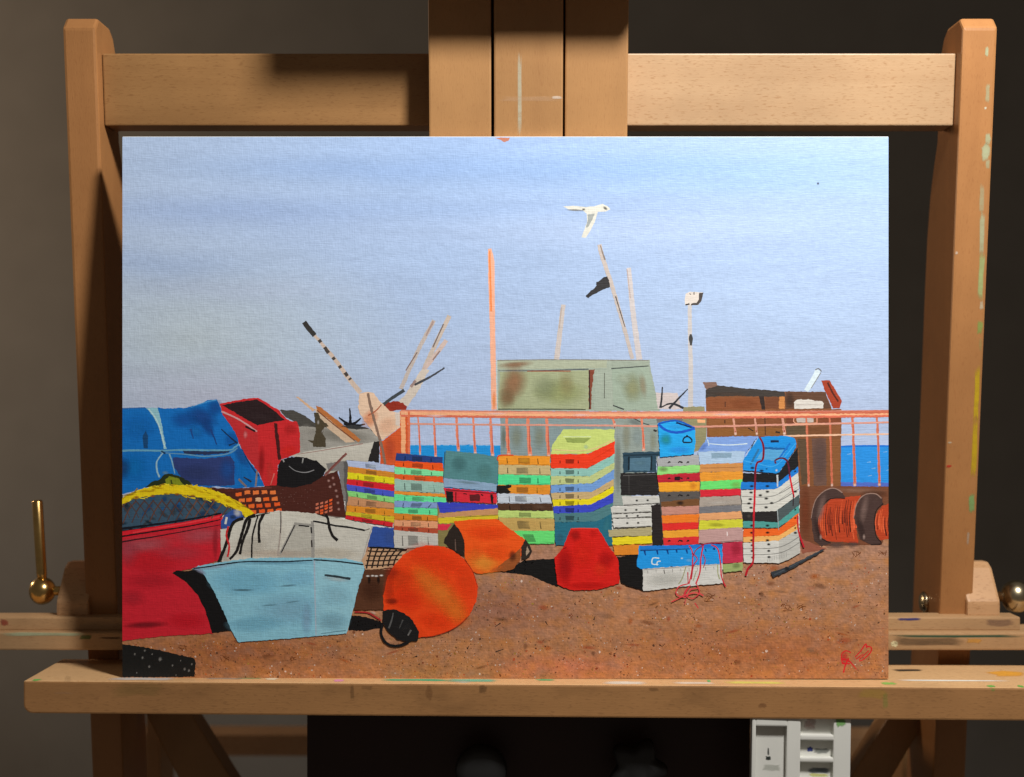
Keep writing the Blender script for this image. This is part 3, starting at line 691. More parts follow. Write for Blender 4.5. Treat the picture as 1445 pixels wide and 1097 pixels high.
# --- crate stacks
def crates(name, label, reg, edges, cols, marks=True, back=(90, 88, 84), names='painted_crate'):
    """one painted stack: each band between two edge lines is one crate"""
    m = Motif(name, None, label)
    m.poly(reg, edges[0] + edges[-1][::-1], back, 0.4)
    out = []
    for i, c in enumerate(cols):
        k = Motif(names, m); out.append(k)
        a, b = edges[i], edges[i + 1]
        k.poly(reg, a + b[::-1], c, 0.75)
        fx = (a[0][0], a[1][0]); dx = fx[1] - fx[0]
        def at(t, v):
            ya = a[0][1] + (a[1][1] - a[0][1]) * t; yb_ = b[0][1] + (b[1][1] - b[0][1]) * t
            xa = a[0][0] + (a[1][0] - a[0][0]) * t; xb = b[0][0] + (b[1][0] - b[0][0]) * t
            return (xa + (xb - xa) * v, ya + (yb_ - ya) * v)
        dk = tuple(v * 0.62 for v in c)
        hgt = (at(.5, 1)[1] - at(.5, 0)[1]) / REG[reg][2]
        if hgt > 4 and random.random() < 0.7: k.stroke(reg, [at(0.02, 0.93), at(0.5, 0.95), at(0.98, 0.92)], 0.8, dk, (0.3, 1), 0.8)
        if marks and hgt > 5:
            s = 0.36 + random.uniform(-.05, .05)
            k.poly(reg, [at(s, 0.25), at(s + 0.22, 0.25), at(s + 0.22, 0.85), at(s, 0.85)], tuple(v * 0.62 + 14 for v in c), 0.5, 0.55)
            for t in (0.2 + random.uniform(-.03, .03), 0.78 + random.uniform(-.04, .04)):
                if random.random() < 0.8: k.stroke(reg, [at(t, 0.28), at(t + 0.005, 0.85)], 1.4, tuple(v * 0.45 for v in c), (0.7, 1.2), 0.65)
            if random.random() < 0.6: k.smudge(reg, *at(0.62 + random.uniform(-.2, .2), 0.5), dx * 0.16, hgt * REG[reg][2] * 0.3, 3, tuple(min(255, v * 1.12 + 8) for v in c), 0.6)
    return m, out
def E(*rows): return [list(r) for r in rows]
blk = Motif('painted_blue_block', None, 'plain blue block under the first crate stack')
blk.poly('G', [(285, 868), (472, 884), (472, 1056), (240, 1048)], (48, 78, 150)); blk.smudge('G', 420, 960, 40, 60, 0, (66, 94, 162), 0.7)
crates('painted_crate_stack', 'leftmost striped crate stack, pale lilac crate on top', 'G',
       E([(60, 298), (472, 345)], [(72, 352), (472, 403)], [(68, 403), (472, 450)], [(65, 460), (472, 508)], [(60, 508), (472, 566)], [(66, 560), (472, 620)], [(75, 610), (472, 672)], [(62, 690), (472, 722)][0:2], [(56, 742), (472, 784)], [(50, 772), (466, 838)], [(50, 806), (456, 874)]),
       [(170, 184, 214), (202, 132, 44), (218, 208, 30), (206, 36, 46), (70, 86, 192), (132, 206, 120), (190, 138, 98), (216, 140, 40), (200, 180, 40), (202, 36, 46)])
crates('painted_crate_stack', 'second crate stack with a navy crate on top', 'G',
       E([(486, 238), (882, 272)], [(478, 300), (884, 326)], [(470, 352), (892, 394)], [(470, 420), (890, 440)], [(470, 460), (890, 492)], [(470, 562), (910, 590)], [(470, 592), (915, 620)], [(470, 646), (915, 664)], [(470, 704), (848, 716)], [(470, 755), (850, 775)], [(468, 812), (850, 826)], [(466, 866), (850, 886)], [(465, 900), (846, 932)], [(470, 1066), (856, 1038)]),
       [(38, 62, 124), (232, 84, 26), (124, 220, 158), (220, 90, 36), (148, 184, 172), (220, 140, 50), (98, 220, 150), (126, 152, 200), (96, 216, 150), (206, 126, 40), (216, 152, 112), (172, 76, 50), (188, 186, 178)])
m3 = Motif('painted_crate_stack', None, 'short crate pile under a large teal lid')
m3.poly('H', [(46, 664), (568, 684), (570, 835), (330, 900), (190, 1045), (55, 1045)], (128, 118, 72), 0.4)
k = Motif('painted_lid', m3); k.poly('H', [(120, 214), (350, 236), (572, 270), (560, 505), (330, 480), (95, 452)], (80, 130, 134)); k.smudge('H', 230, 330, 70, 70, 0, (72, 118, 122), 0.7); k.smudge('H', 450, 400, 70, 70, 0, (88, 138, 138), 0.7)
k.stroke('H', [(112, 222), (98, 450)], 1.2, (56, 96, 104))
k = Motif('painted_crate', m3); k.poly('H', [(104, 452), (330, 474), (560, 506), (555, 566), (98, 528)], (132, 160, 188)); k.smudge('H', 300, 490, 110, 14, 5, (116, 142, 150), 0.7)
k = Motif('painted_crate', m3); k.poly('H', [(98, 534), (556, 574), (557, 672), (130, 652)], (206, 42, 56)); k.poly('H', [(118, 562), (182, 568), (184, 656), (130, 652)], (30, 24, 24))
k.poly('H', [(322, 592), (410, 594), (410, 650), (324, 648)], (92, 30, 34)); k.poly('H', [(502, 588), (524, 590), (526, 668), (508, 668)], (36, 24, 26)); k.stroke('H', [(205, 572), (205, 648)], 1.4, (60, 20, 24)); k.stroke('H', [(120, 552), (280, 566), (550, 586)], 1.2, (90, 20, 30)); k.stroke('H', [(270, 585), (300, 590)], 1.6, (50, 20, 22)); k.stroke('H', [(420, 592), (440, 602)], 1.6, (50, 20, 22))
k = Motif('painted_crate', m3); k.poly('H', [(42, 660), (300, 668), (567, 682), (562, 712), (72, 752)], (56, 66, 184)); k.smudge('H', 250, 705, 110, 14, -4, (90, 96, 196), 0.6)
k = Motif('painted_crate', m3); k.poly('H', [(60, 756), (562, 710), (572, 768), (330, 778), (55, 794)], (192, 142, 98))
k = Motif('painted_crate', m3); k.poly('H', [(55, 792), (572, 766), (567, 804), (190, 838), (58, 844)], (206, 186, 44)); k.stroke('H', [(200, 790), (400, 780), (570, 770)], 1.2, (150, 126, 40))
k = Motif('painted_crate', m3); k.poly('H', [(52, 846), (170, 848), (130, 902), (55, 902)], (208, 50, 72))
k = Motif('painted_crate', m3); k.poly('H', [(58, 904), (135, 904), (110, 1040), (66, 1040)], (128, 118, 72))
m4, ks = crates('painted_crate_stack', 'crate stack with orange crate on top beside the teal lid', 'H',
       E([(565, 254), (1010, 262)], [(570, 336), (1016, 345)], [(570, 420), (1018, 430)], [(564, 510), (1016, 510)], [(564, 580), (1010, 596)], [(564, 668), (1030, 672)], [(570, 730), (1040, 736)], [(570, 792), (1046, 800)], [(600, 905), (1052, 906)], [(700, 1020), (1052, 1018)]),
       [(226, 146, 42), (192, 172, 122), (80, 216, 142), (218, 140, 44), (188, 198, 210), (76, 52, 36), (182, 206, 116), (186, 156, 90), (102, 216, 116)])
ks[3].poly('H', [(552, 516), (580, 510), (684, 514), (680, 532), (640, 540), (662, 560), (680, 572), (660, 584), (556, 582)], (28, 26, 24)); ks[0].stroke('H', [(566, 300), (572, 258), (700, 254)], 1.8, (206, 70, 40))
ks[5].smudge('H', 930, 700, 60, 20, 0, (110, 84, 66), 0.7)
# stack with a receding right-hand side
m5 = Motif('painted_crate_stack', None, 'tall crate stack with a lime lid seen in perspective')
k = Motif('painted_lid', m5); k.poly('I', [(575, 140), (760, 136), (972, 140), (968, 232), (770, 328), (480, 330), (492, 255)], (190, 206, 116)); k.poly('I', [(588, 204), (792, 204), (740, 246), (604, 240)], (148, 166, 88), 0.6, 0.85); k.stroke('I', [(500, 296), (760, 300), (965, 220)], 1.6, (208, 190, 130)); k.stroke('I', [(575, 196), (790, 196)], 1.2, (206, 222, 170)); k.smudge('I', 750, 275, 20, 20, 0, (190, 212, 170), 0.8)
e5 = [[(478, 332), (766, 330), (972, 228)], [(480, 440), (760, 442), (972, 330)], [(480, 500), (782, 502), (968, 396)], [(480, 570), (800, 556), (968, 450)], [(480, 630), (800, 622), (966, 522)], [(490, 682), (776, 680), (966, 576)], [(498, 736), (790, 722), (964, 632)], [(500, 792), (792, 780), (960, 706)], [(508, 858), (842, 852), (948, 792)]]
for i, c in enumerate([(228, 60, 30), (138, 188, 178), (182, 194, 132), (110, 152, 208), (192, 166, 118), (222, 206, 30), (58, 72, 192), (76, 122, 128)]):
    k = Motif('painted_crate', m5); a, b = e5[i], e5[i + 1]
    k.poly('I', a + b[::-1], c, 0.8); ym = (a[0][1] + b[0][1]) / 2
    k.poly('I', [(590, ym - 16), (660, ym - 16), (656, ym + 18), (594, ym + 18)], tuple(v * 0.66 for v in c), 0.5, 0.75)
    for t in (550, 690): k.stroke('I', [(t, ym - 8), (t, ym + 16)], 1.4, tuple(v * 0.45 for v in c), (0.7, 1.2), 0.9)
    k.stroke('I', [(780, (a[1][1] + b[1][1]) / 2), (960, (a[2][1] + b[2][1]) / 2)], 2.2, tuple(min(255, v * 1.1) for v in c), (0.4, 1), 0.6)
k = Motif('painted_crate', m5); k.poly('I', [(508, 858), (842, 852), (948, 792), (958, 1040), (900, 1045), (515, 1038)], (38, 104, 126)); k.smudge('I', 910, 880, 30, 70, 10, (60, 130, 146), 0.8); k.smudge('I', 550, 980, 30, 40, 0, (60, 110, 130), 0.6)
m6 = Motif('painted_crate_stack', None, 'narrow stack of black and white crates beside the red cone')
for nm, pts, c in (('painted_box', [(158, 322), (300, 312), (446, 314), (442, 346), (418, 350), (416, 472), (158, 472)], (44, 70, 86)), ('painted_box', [(138, 478), (426, 474), (438, 652), (144, 648)], (40, 38, 38)),
                   ('painted_crate', [(152, 658), (438, 654), (447, 714), (160, 730)], (194, 194, 188)), ('painted_crate', [(64, 742), (380, 724), (380, 778), (74, 792)], (198, 198, 192)),
                   ('painted_crate', [(74, 797), (380, 785), (378, 816), (76, 830)], (202, 202, 196)), ('painted_crate', [(78, 834), (380, 824), (382, 890), (90, 902)], (204, 204, 198)),
                   ('painted_crate', [(46, 918), (380, 898), (380, 962), (50, 972)], (172, 162, 122)), ('painted_crate', [(74, 978), (382, 962), (386, 1022), (80, 1034)], (226, 208, 38)),
                   ('painted_crate', [(80, 1040), (280, 1030), (380, 1040), (380, 1110), (95, 1112)], (216, 132, 42)), ('painted_box', [(378, 724), (450, 720), (468, 1034), (388, 1038)], (40, 35, 35))):
    k = Motif(nm, m6); k.poly('J', pts, c)
    if c[0] > 190 and c[2] > 180:
        x0, y0 = pts[0]; x1, y1 = pts[3]
        for t in (0.38, 0.66): k.smudge('J', x0 + 300 * t, (y0 + y1) / 2 - 6 * t, 11, 9, 0, (24, 24, 24), 1.0)
        k.stroke('J', [(x1 + 6, y1 - 4), (230, (y1 + pts[2][1]) / 2), (pts[2][0] - 6, pts[2][1] - 3)], 1.1, (96, 94, 92), (1, .5))
    if c == (44, 70, 86):
        k.poly('J', [(214, 362), (374, 358), (368, 462), (208, 460)], (78, 112, 132)); k.stroke('J', [(205, 350), (204, 455)], 2.4, (22, 36, 46)); k.stroke('J', [(380, 345), (378, 458)], 2.4, (24, 38, 46)); k.stroke('J', [(165, 342), (436, 334)], 2.0, (28, 48, 60)); k.smudge('J', 290, 400, 50, 20, 0, (100, 138, 156), 0.7)
    if c == (40, 38, 38): k.stroke('J', [(160, 498), (415, 490)], 0.9, (110, 108, 106), (1, .4), 0.8); k.stroke('J', [(205, 500), (206, 640)], 0.9, (92, 90, 88), (1, .4), 0.7); k.smudge('J', 300, 560, 70, 60, 0, (54, 52, 52), 0.7)
m7, ks = crates('painted_crate_stack', 'crate stack topped by a bright blue bucket', 'J',
       E([(422, 368), (746, 338)], [(428, 432), (750, 416)], [(424, 492), (758, 476)], [(430, 552), (754, 545)], [(440, 626), (750, 620)], [(450, 702), (750, 676)], [(454, 742), (746, 732)], [(460, 806), (746, 797)], [(464, 868), (742, 860)], [(466, 926), (740, 916)], [(470, 982), (746, 970)], [(472, 1040), (746, 1030)]),
       [(162, 164, 166), (142, 212, 122), (182, 36, 52), (228, 158, 44), (86, 82, 80), (112, 76, 46), (188, 134, 120), (238, 122, 40), (218, 46, 42), (228, 158, 50), (212, 46, 52)], False)
for i in (0, 2, 4, 10):
    a = {0: 395, 2: 520, 4: 652, 10: 1004}[i]
    for dx in (505, 585, 650): ks[i].stroke('J', [(dx, a + 8), (dx + 10, a - 4), (dx + (34 if dx == 585 else 18), a + 4)], 2.0, (32, 28, 28), (0.6, 1.2))
ks[2].poly('J', [(556, 506), (598, 506), (598, 536), (556, 536)], (40, 22, 24), 0.4); ks[5].smudge('J', 600, 712, 30, 18, 0, (44, 32, 26), 0.95); ks[1].smudge('J', 470, 450, 40, 22, 0, (120, 150, 90), 0.8); ks[3].smudge('J', 700, 580, 30, 30, 0, (206, 136, 44), 0.6)
bk = Motif('painted_bucket', m7); bk.poly('J', [(430, 96), (470, 78), (540, 70), (600, 76), (716, 132), (718, 240), (708, 332), (580, 345), (446, 356), (436, 220)], (36, 160, 228))
bk.stroke('J', [(432, 98), (480, 140), (560, 165), (640, 155), (714, 134)], 3.4, (26, 84, 190)); bk.stroke('J', [(434, 96), (540, 74), (610, 84), (712, 132)], 2.4, (22, 84, 180)); bk.stroke('J', [(570, 88), (690, 128)], 3.0, (14, 36, 90), (1, .5)); bk.smudge('J', 490, 220, 50, 50, 0, (40, 146, 148), 0.9); bk.smudge('J', 570, 120, 70, 18, 0, (56, 172, 232), 0.7)
bk.stroke('J', [(622, 240), (626, 214), (652, 196), (680, 208), (690, 240), (622, 242)], 2.0, (16, 26, 44)); bk.stroke('J', [(652, 196), (654, 184)], 2.2, (16, 26, 44)); bk.smudge('J', 600, 300, 90, 30, 0, (52, 150, 222), 0.6)
m8, ks = crates('painted_crate_stack', 'crate stack under a pale blue translucent lid', 'K',
       E([(88, 324), (386, 314)], [(84, 382), (388, 376)], [(90, 446), (386, 432)], [(90, 506), (376, 496)], [(88, 556), (370, 548)], [(80, 626), (376, 612)], [(80, 672), (376, 656)], [(80, 722), (386, 712)], [(80, 786), (386, 768)], [(78, 882), (386, 868)]),
       [(198, 138, 78), (222, 148, 50), (104, 216, 110), (206, 40, 56), (164, 154, 144), (116, 116, 120), (218, 158, 108), (202, 202, 58), (184, 148, 144)], False)
ks[2].smudge('K', 340, 470, 40, 24, 0, (130, 190, 96), 0.8); ks[7].smudge('K', 200, 752, 60, 16, 0, (168, 166, 52), 0.8); ks[4].smudge('K', 220, 595, 120, 12, -2, (190, 184, 176), 0.8); ks[5].smudge('K', 200, 645, 100, 14, 0, (138, 138, 142), 0.7); ks[1].smudge('K', 220, 410, 60, 16, 0, (236, 170, 70), 0.7); ks[8].stroke('K', [(276, 800), (278, 830)], 1.3, (226, 214, 212)); ks[0].stroke('K', [(92, 352), (385, 346)], 1.0, (160, 104, 60), (1, .6), 0.8)
k = Motif('painted_crate', m8); k.poly('K', [(243, 880), (386, 868), (387, 1016), (244, 1024)], (188, 50, 76)); k.smudge('K', 340, 920, 40, 60, 0, (168, 40, 62), 0.7)
k = Motif('painted_crate', m8); k.poly('K', [(244, 1028), (386, 1014), (382, 1076), (250, 1086)], (152, 168, 106)); k.smudge('K', 340, 1040, 30, 20, 0, (120, 140, 84), 0.8)
k = Motif('painted_lid', m8); k.poly('K', [(72, 234), (140, 136), (320, 130), (498, 130), (412, 244), (390, 314), (88, 324)], (122, 156, 216)); k.poly('K', [(74, 238), (240, 232), (404, 236), (388, 314), (88, 324)], (166, 192, 218)); k.poly('K', [(430, 232), (492, 136), (500, 140), (412, 280), (392, 312)], (150, 186, 220)); k.stroke('K', [(150, 180), (280, 190), (420, 182)], 1.6, (206, 224, 240), (0.6, 1)); k.stroke('K', [(140, 150), (150, 195)], 1.2, (196, 214, 238)); k.poly('K', [(166, 246), (310, 246), (308, 280), (168, 284)], (140, 170, 190), 0.5, 0.7); k.smudge('K', 110, 205, 40, 20, -40, (96, 134, 206), 0.8); k.stroke('K', [(470, 160), (445, 220)], 2.0, (60, 60, 66), (0.5, 1), 0.8)
m9 = Motif('painted_crate_stack', None, 'tallest right-hand crate stack with blue tray and dark red rope')
for pts, c in (([(388, 388), (622, 396), (642, 386), (772, 212), (778, 342), (640, 452), (384, 452)], (30, 30, 32)), ([(376, 450), (634, 456), (776, 344), (778, 386), (640, 492), (604, 504), (372, 502)], (30, 120, 206)),
               ([(374, 508), (604, 504), (640, 490), (778, 384), (782, 542), (640, 644), (620, 658), (384, 662)], (202, 202, 194)), ([(384, 668), (622, 656), (782, 540), (784, 612), (640, 732), (388, 722)], (40, 38, 38)),
               ([(390, 724), (632, 736), (782, 614), (782, 672), (640, 772), (388, 772)], (76, 152, 146)), ([(390, 780), (640, 780), (776, 672), (778, 742), (640, 828), (390, 838)], (232, 100, 36)),
               ([(390, 838), (640, 828), (780, 742), (780, 778), (640, 864), (390, 878)], (232, 172, 98)), ([(388, 880), (640, 864), (782, 780), (788, 950), (700, 1000), (640, 1022), (392, 1018)], (202, 202, 196))):
    k = Motif('painted_crate', m9); k.poly('K', pts, c, 0.7)
    if c == (202, 202, 194):
        for y in (552, 602): k.stroke('K', [(380, y), (600, y - 2), (780, y - 100)], 1.2, (128, 128, 124), (0.7, 1)); k.stroke('K', [(640, y - 20), (780, y - 120)], 0.9, (150, 148, 144), (1, .5))
        for a, b in ((445, 525), (560, 520), (440, 572), (552, 568), (445, 632), (550, 630), (510, 545), (590, 600), (430, 602), (755, 520)): k.smudge('K', a, b, 15, 9, 0, (22, 22, 22), 1.0)
    elif c == (202, 202, 196):
        k.poly('K', [(640, 864), (782, 780), (788, 950), (700, 1000), (640, 1022)], (182, 182, 176), 0.5)
        for y in (920, 962): k.stroke('K', [(390, y), (640, y - 10), (784, y - 84)], 1.2, (130, 130, 126), (0.7, 1))
        for a, b in ((452, 896), (568, 890), (452, 936), (568, 936), (455, 982), (570, 980), (755, 810)): k.smudge('K', a, b, 13, 9, 0, (22, 22, 22), 1.0)
        for t in range(12): k.stroke('K', [(560 + t * 12, 1012 - t * 3), (562 + t * 12, 986 - t * 4)], 0.7, (150, 150, 146), (1, .4), 0.8)
    elif c == (40, 38, 38): k.poly('K', [(638, 646), (782, 542), (784, 612), (640, 732)], (76, 88, 90)); k.smudge('K', 430, 690, 16, 16, 0, (80, 76, 70), 0.7)
    elif c[0] in (76, 232, 30) and c[1] != 30:
        ym = sum(p[1] for p in pts[:2]) / 2 + 24
        for a in (450, 560): k.smudge('K', a, ym + 4, 15, 9, 0, (24, 24, 28), 0.95)
        k.smudge('K', 755, pts[2][1] + 34, 9, 7, -40, (24, 24, 28), 0.9)
k = Motif('painted_tray', m9); k.poly('K', [(500, 136), (610, 130), (700, 128), (756, 150), (764, 210), (700, 300), (642, 384), (620, 392), (388, 366), (390, 302), (430, 240)], (28, 138, 216))
k.poly('K', [(546, 206), (706, 216), (642, 304), (480, 290)], (84, 158, 206)); k.poly('K', [(540, 206), (706, 214), (700, 228), (538, 222)], (24, 92, 156)); k.stroke('K', [(500, 220), (440, 330)], 3.0, (44, 110, 158)); k.stroke('K', [(392, 300), (480, 320), (620, 335), (760, 180)], 1.4, (60, 160, 226)); k.poly('K', [(580, 160), (640, 158), (642, 174), (584, 176)], (20, 40, 70), 0.4); k.stroke('K', [(720, 180), (640, 290)], 2.6, (22, 110, 196))
for a, b, r in ((455, 352, 16), (520, 372, 16), (555, 360, 8)): k.smudge('K', a, b, r, r * 0.6, 0, (16, 40, 74), 0.95)
k.smudge('K', 624, 370, 9, 9, 0, (214, 216, 214), 0.95)
rp = Motif('painted_rope', m9); R = (146, 28, 38)
rp.stroke('K', [(505, 136), (532, 195), (526, 296), (482, 330), (472, 500)], 2.8, (120, 24, 40)); rp.stroke('K', [(472, 500), (464, 700)], 2.8, (196, 30, 44)); rp.stroke('K', [(464, 690), (460, 880), (458, 1010), (424, 1056), (406, 1110)], 2.8, (176, 28, 40))
rp.stroke('K', [(620, 322), (614, 300), (660, 284), (702, 312), (718, 420)], 2.4, (90, 30, 50)); rp.stroke('K', [(718, 410), (730, 480), (746, 560)], 2.4, (206, 32, 46)); rp.stroke('K', [(742, 540), (740, 620)], 1.6, (50, 36, 40)); rp.stroke('K', [(772, 690), (778, 800), (816, 912)], 2.4, (184, 34, 46))
rp.stroke('K', [(630, 402), (632, 485)], 2.6, (196, 204, 208), (1, .8), 0.9); rp.stroke('K', [(630, 645), (638, 790)], 1.8, (160, 172, 174), (1, .5), 0.8)

# --- blue tarpaulin, red box, red boat
tarp = Motif('painted_tarpaulin', None, 'blue tarpaulin tied with pale rope at the left edge')
tarp.poly('A', [(20, 197), (120, 190), (210, 184), (370, 188), (480, 184), (560, 166), (640, 130), (700, 124), (722, 156), (745, 230), (800, 300), (850, 380), (860, 440), (920, 536), (990, 620), (1042, 728), (850, 748), (700, 734), (600, 748), (480, 712), (300, 720), (20, 800)], (18, 106, 184))
for a in ((600, 250, 120, 70, 20, (28, 72, 142), .95), (480, 270, 100, 60, 0, (24, 84, 160), .8), (690, 180, 60, 60, 60, (24, 78, 150), .8), (560, 350, 60, 40, 30, (26, 112, 186), .9), (640, 320, 70, 40, 60, (26, 70, 140), .8), (120, 600, 110, 110, 0, (14, 118, 190), .7), (40, 610, 60, 80, 0, (26, 70, 120), .9), (150, 320, 120, 90, 0, (22, 112, 190), .7), (810, 400, 50, 60, 50, (22, 92, 170), .8), (900, 640, 60, 120, -28, (20, 118, 196), .8), (880, 520, 40, 90, -32, (30, 84, 150), .8)):
    tarp.smudge('A', *a)
tarp.poly('A', [(396, 530), (620, 538), (800, 520), (830, 560), (832, 726), (660, 728), (560, 728), (470, 690), (404, 600)], (46, 60, 112), 1.0); tarp.smudge('A', 780, 620, 60, 90, 0, (34, 84, 160), .8); tarp.smudge('A', 560, 640, 140, 60, 0, (52, 64, 110), .6)
tarp.poly('A', [(468, 482), (640, 486), (800, 478), (790, 496), (640, 512), (480, 508)], (38, 50, 84)); tarp.poly('A', [(185, 385), (205, 340), (222, 385), (220, 470), (188, 470)], (26, 72, 118), 1, 0.8)
tarp.stroke('A', [(660, 330), (690, 400), (705, 440)], 3.0, (28, 66, 130), (1, .5), 0.9); tarp.stroke('A', [(520, 330), (540, 400)], 3.0, (30, 74, 140), (1, .4), 0.9); tarp.stroke('A', [(735, 330), (790, 380), (850, 430)], 2.6, (18, 42, 76), (0.5, 1)); tarp.stroke('A', [(790, 445), (850, 420)], 2.6, (20, 46, 80), (1, .5))
tarp.stroke('A', [(20, 490), (150, 484), (310, 486), (470, 479), (780, 478), (830, 458), (862, 436)], 2.8, (96, 156, 184), (1, .8)); tarp.stroke('A', [(310, 500), (470, 508), (620, 522), (780, 504), (850, 462)], 2.2, (92, 142, 176), (0.6, 1))
tarp.poly('A', [(208, 188), (245, 184), (288, 186), (306, 240), (330, 370), (352, 470), (334, 474), (318, 400), (288, 300), (250, 240)], (138, 186, 198), 0.9); tarp.stroke('A', [(225, 192), (290, 290), (340, 460)], 1.8, (176, 208, 212))
tarp.stroke('A', [(330, 498), (286, 560), (286, 620), (304, 672)], 2.6, (140, 180, 196), (0.6, 1)); tarp.stroke('A', [(372, 508), (392, 560), (412, 646)], 2.2, (120, 164, 188), (1, .6)); tarp.stroke('A', [(315, 488), (345, 505)], 2.4, (34, 60, 90)); tarp.smudge('A', 345, 640, 24, 14, 0, (100, 150, 180), .8)
tarp.stroke('A', [(870, 440), (930, 560), (1000, 660)], 2.2, (16, 58, 112), (0.6, 1), 0.9); tarp.stroke('A', [(895, 665), (950, 700)], 3.2, (40, 44, 58), (.5, 1)); tarp.stroke('A', [(860, 680), (915, 735)], 3.0, (120, 108, 106)); tarp.stroke('A', [(990, 620), (980, 730)], 2.6, (130, 116, 114))
tarp.stroke('A', [(30, 194), (200, 186)], 1.6, (40, 96, 160)); tarp.stroke('A', [(520, 180), (640, 138), (700, 128)], 2.0, (64, 140, 196), (.5, 1))
rbx = Motif('painted_red_bin', None, 'tall open red bin standing behind the blue tarpaulin')
rbx.poly('A', [(724, 155), (800, 136), (900, 117), (992, 109), (1040, 134), (1140, 198), (1204, 264), (1272, 276), (1286, 330), (1292, 490), (1162, 542), (1136, 582), (1130, 728), (1046, 728), (990, 620), (920, 530), (862, 432), (850, 380), (800, 300), (745, 230)], (196, 40, 44))
rbx.poly('A', [(740, 210), (990, 320), (1000, 500), (1010, 640), (920, 520), (862, 430), (850, 378), (800, 300)], (184, 44, 48), 0.6); rbx.poly('A', [(740, 162), (860, 138), (985, 120), (1030, 146), (1120, 208), (1182, 266), (1090, 280), (990, 302), (900, 256), (800, 196)], (42, 28, 30)); rbx.smudge('A', 1000, 240, 130, 40, 8, (58, 44, 46), .7)
rbx.stroke('A', [(736, 206), (860, 262), (988, 346)], 2.4, (196, 150, 152), (1, .8)); rbx.stroke('A', [(905, 310), (975, 345)], 2.6, (30, 22, 26)); rbx.poly('A', [(1104, 288), (1126, 288), (1150, 440), (1156, 542), (1136, 545), (1124, 440)], (66, 26, 26)); rbx.smudge('A', 906, 368, 16, 28, 0, (206, 110, 112), .95)
rbx.smudge('A', 1020, 560, 24, 120, 0, (150, 28, 32), .8); rbx.smudge('A', 1080, 640, 30, 100, 0, (206, 60, 56), .7); rbx.smudge('A', 1210, 480, 60, 40, -10, (222, 46, 40), .8); rbx.stroke('A', [(1110, 640), (1085, 720)], 2.0, (214, 120, 110), (1, .4), .8); rbx.smudge('A', 1220, 330, 50, 40, 0, (180, 40, 42), .7)
tub = Motif('painted_black_tub', None, 'black rounded tub in front of the white hull')
net = Motif('painted_brown_net', None, 'dark brown netting heap with orange gaps')
net.poly('D', [(-40, 640), (160, 648), (400, 630), (460, 620), (620, 610), (780, 556), (880, 518), (905, 600), (925, 720), (944, 842), (860, 850), (720, 824), (480, 806), (370, 818), (270, 834), (200, 790), (150, 720), (-20, 680)], (74, 36, 29))
for i in range(6):
    for j in range(4):
        x, y = 172 + i * 58 + j * 14 + random.uniform(-6, 6), 672 + j * 44 - i * 3 + random.uniform(-5, 5)
        if x < 470 and (i < 5 or j > 1): net.poly('D', [(x, y), (x + 40, y - 4), (x + 42, y + 22), (x + 2, y + 26)], random.choice([(224, 160, 112), (226, 120, 60), (232, 100, 40), (216, 170, 130)]) if j < 2 else random.choice([(232, 104, 42), (226, 90, 38)]), 0.7)
for i in range(5):
    for j in range(4):
        x, y = 728 + i * 32, 754 - i * 10 + j * 25 + random.uniform(-4, 4)
        if i < 4: net.poly('D', [(x, y), (x + 22, y - 8), (x + 22, y + 8), (x + 1, y + 14)], random.choice([(228, 96, 44), (214, 82, 36), (196, 110, 84)]), 0.6)
for a, b in ((820, 590), (850, 570), (830, 632), (858, 615), (872, 660), (880, 700), (886, 745), (892, 790)): net.smudge('D', a, b, 11, 11, 0, (170, 130, 122), .9)
for t in range(26): net.smudge('D', 480 + random.uniform(0, 240), 650 + random.uniform(0, 140), 3.5, 3.5, 0, (130, 96, 88), .8)
net.stroke('D', [(165, 655), (420, 640)], 2.5, (100, 50, 40)); net.smudge('D', 120, 660, 60, 20, 0, (104, 52, 40), .8)
net.stroke('D', [(945, 396), (880, 460), (792, 552)], 3.6, (134, 84, 78), (.9, 1)); net.stroke('D', [(938, 400), (800, 540)], 1.0, (90, 50, 48))
tub.poly('D', [(488, 442), (560, 424), (640, 424), (732, 450), (802, 505), (780, 560), (700, 612), (560, 642), (454, 626), (462, 540), (468, 480)], (22, 21, 23)); tub.stroke('D', [(540, 488), (590, 522), (660, 532), (718, 514)], 1.8, (132, 132, 134), (.5, .8)); tub.stroke('D', [(640, 432), (634, 468)], 1.8, (150, 150, 148)); tub.stroke('D', [(498, 440), (506, 460)], 1.8, (150, 150, 148)); tub.smudge('D', 640, 480, 120, 24, 10, (36, 35, 38), .7)

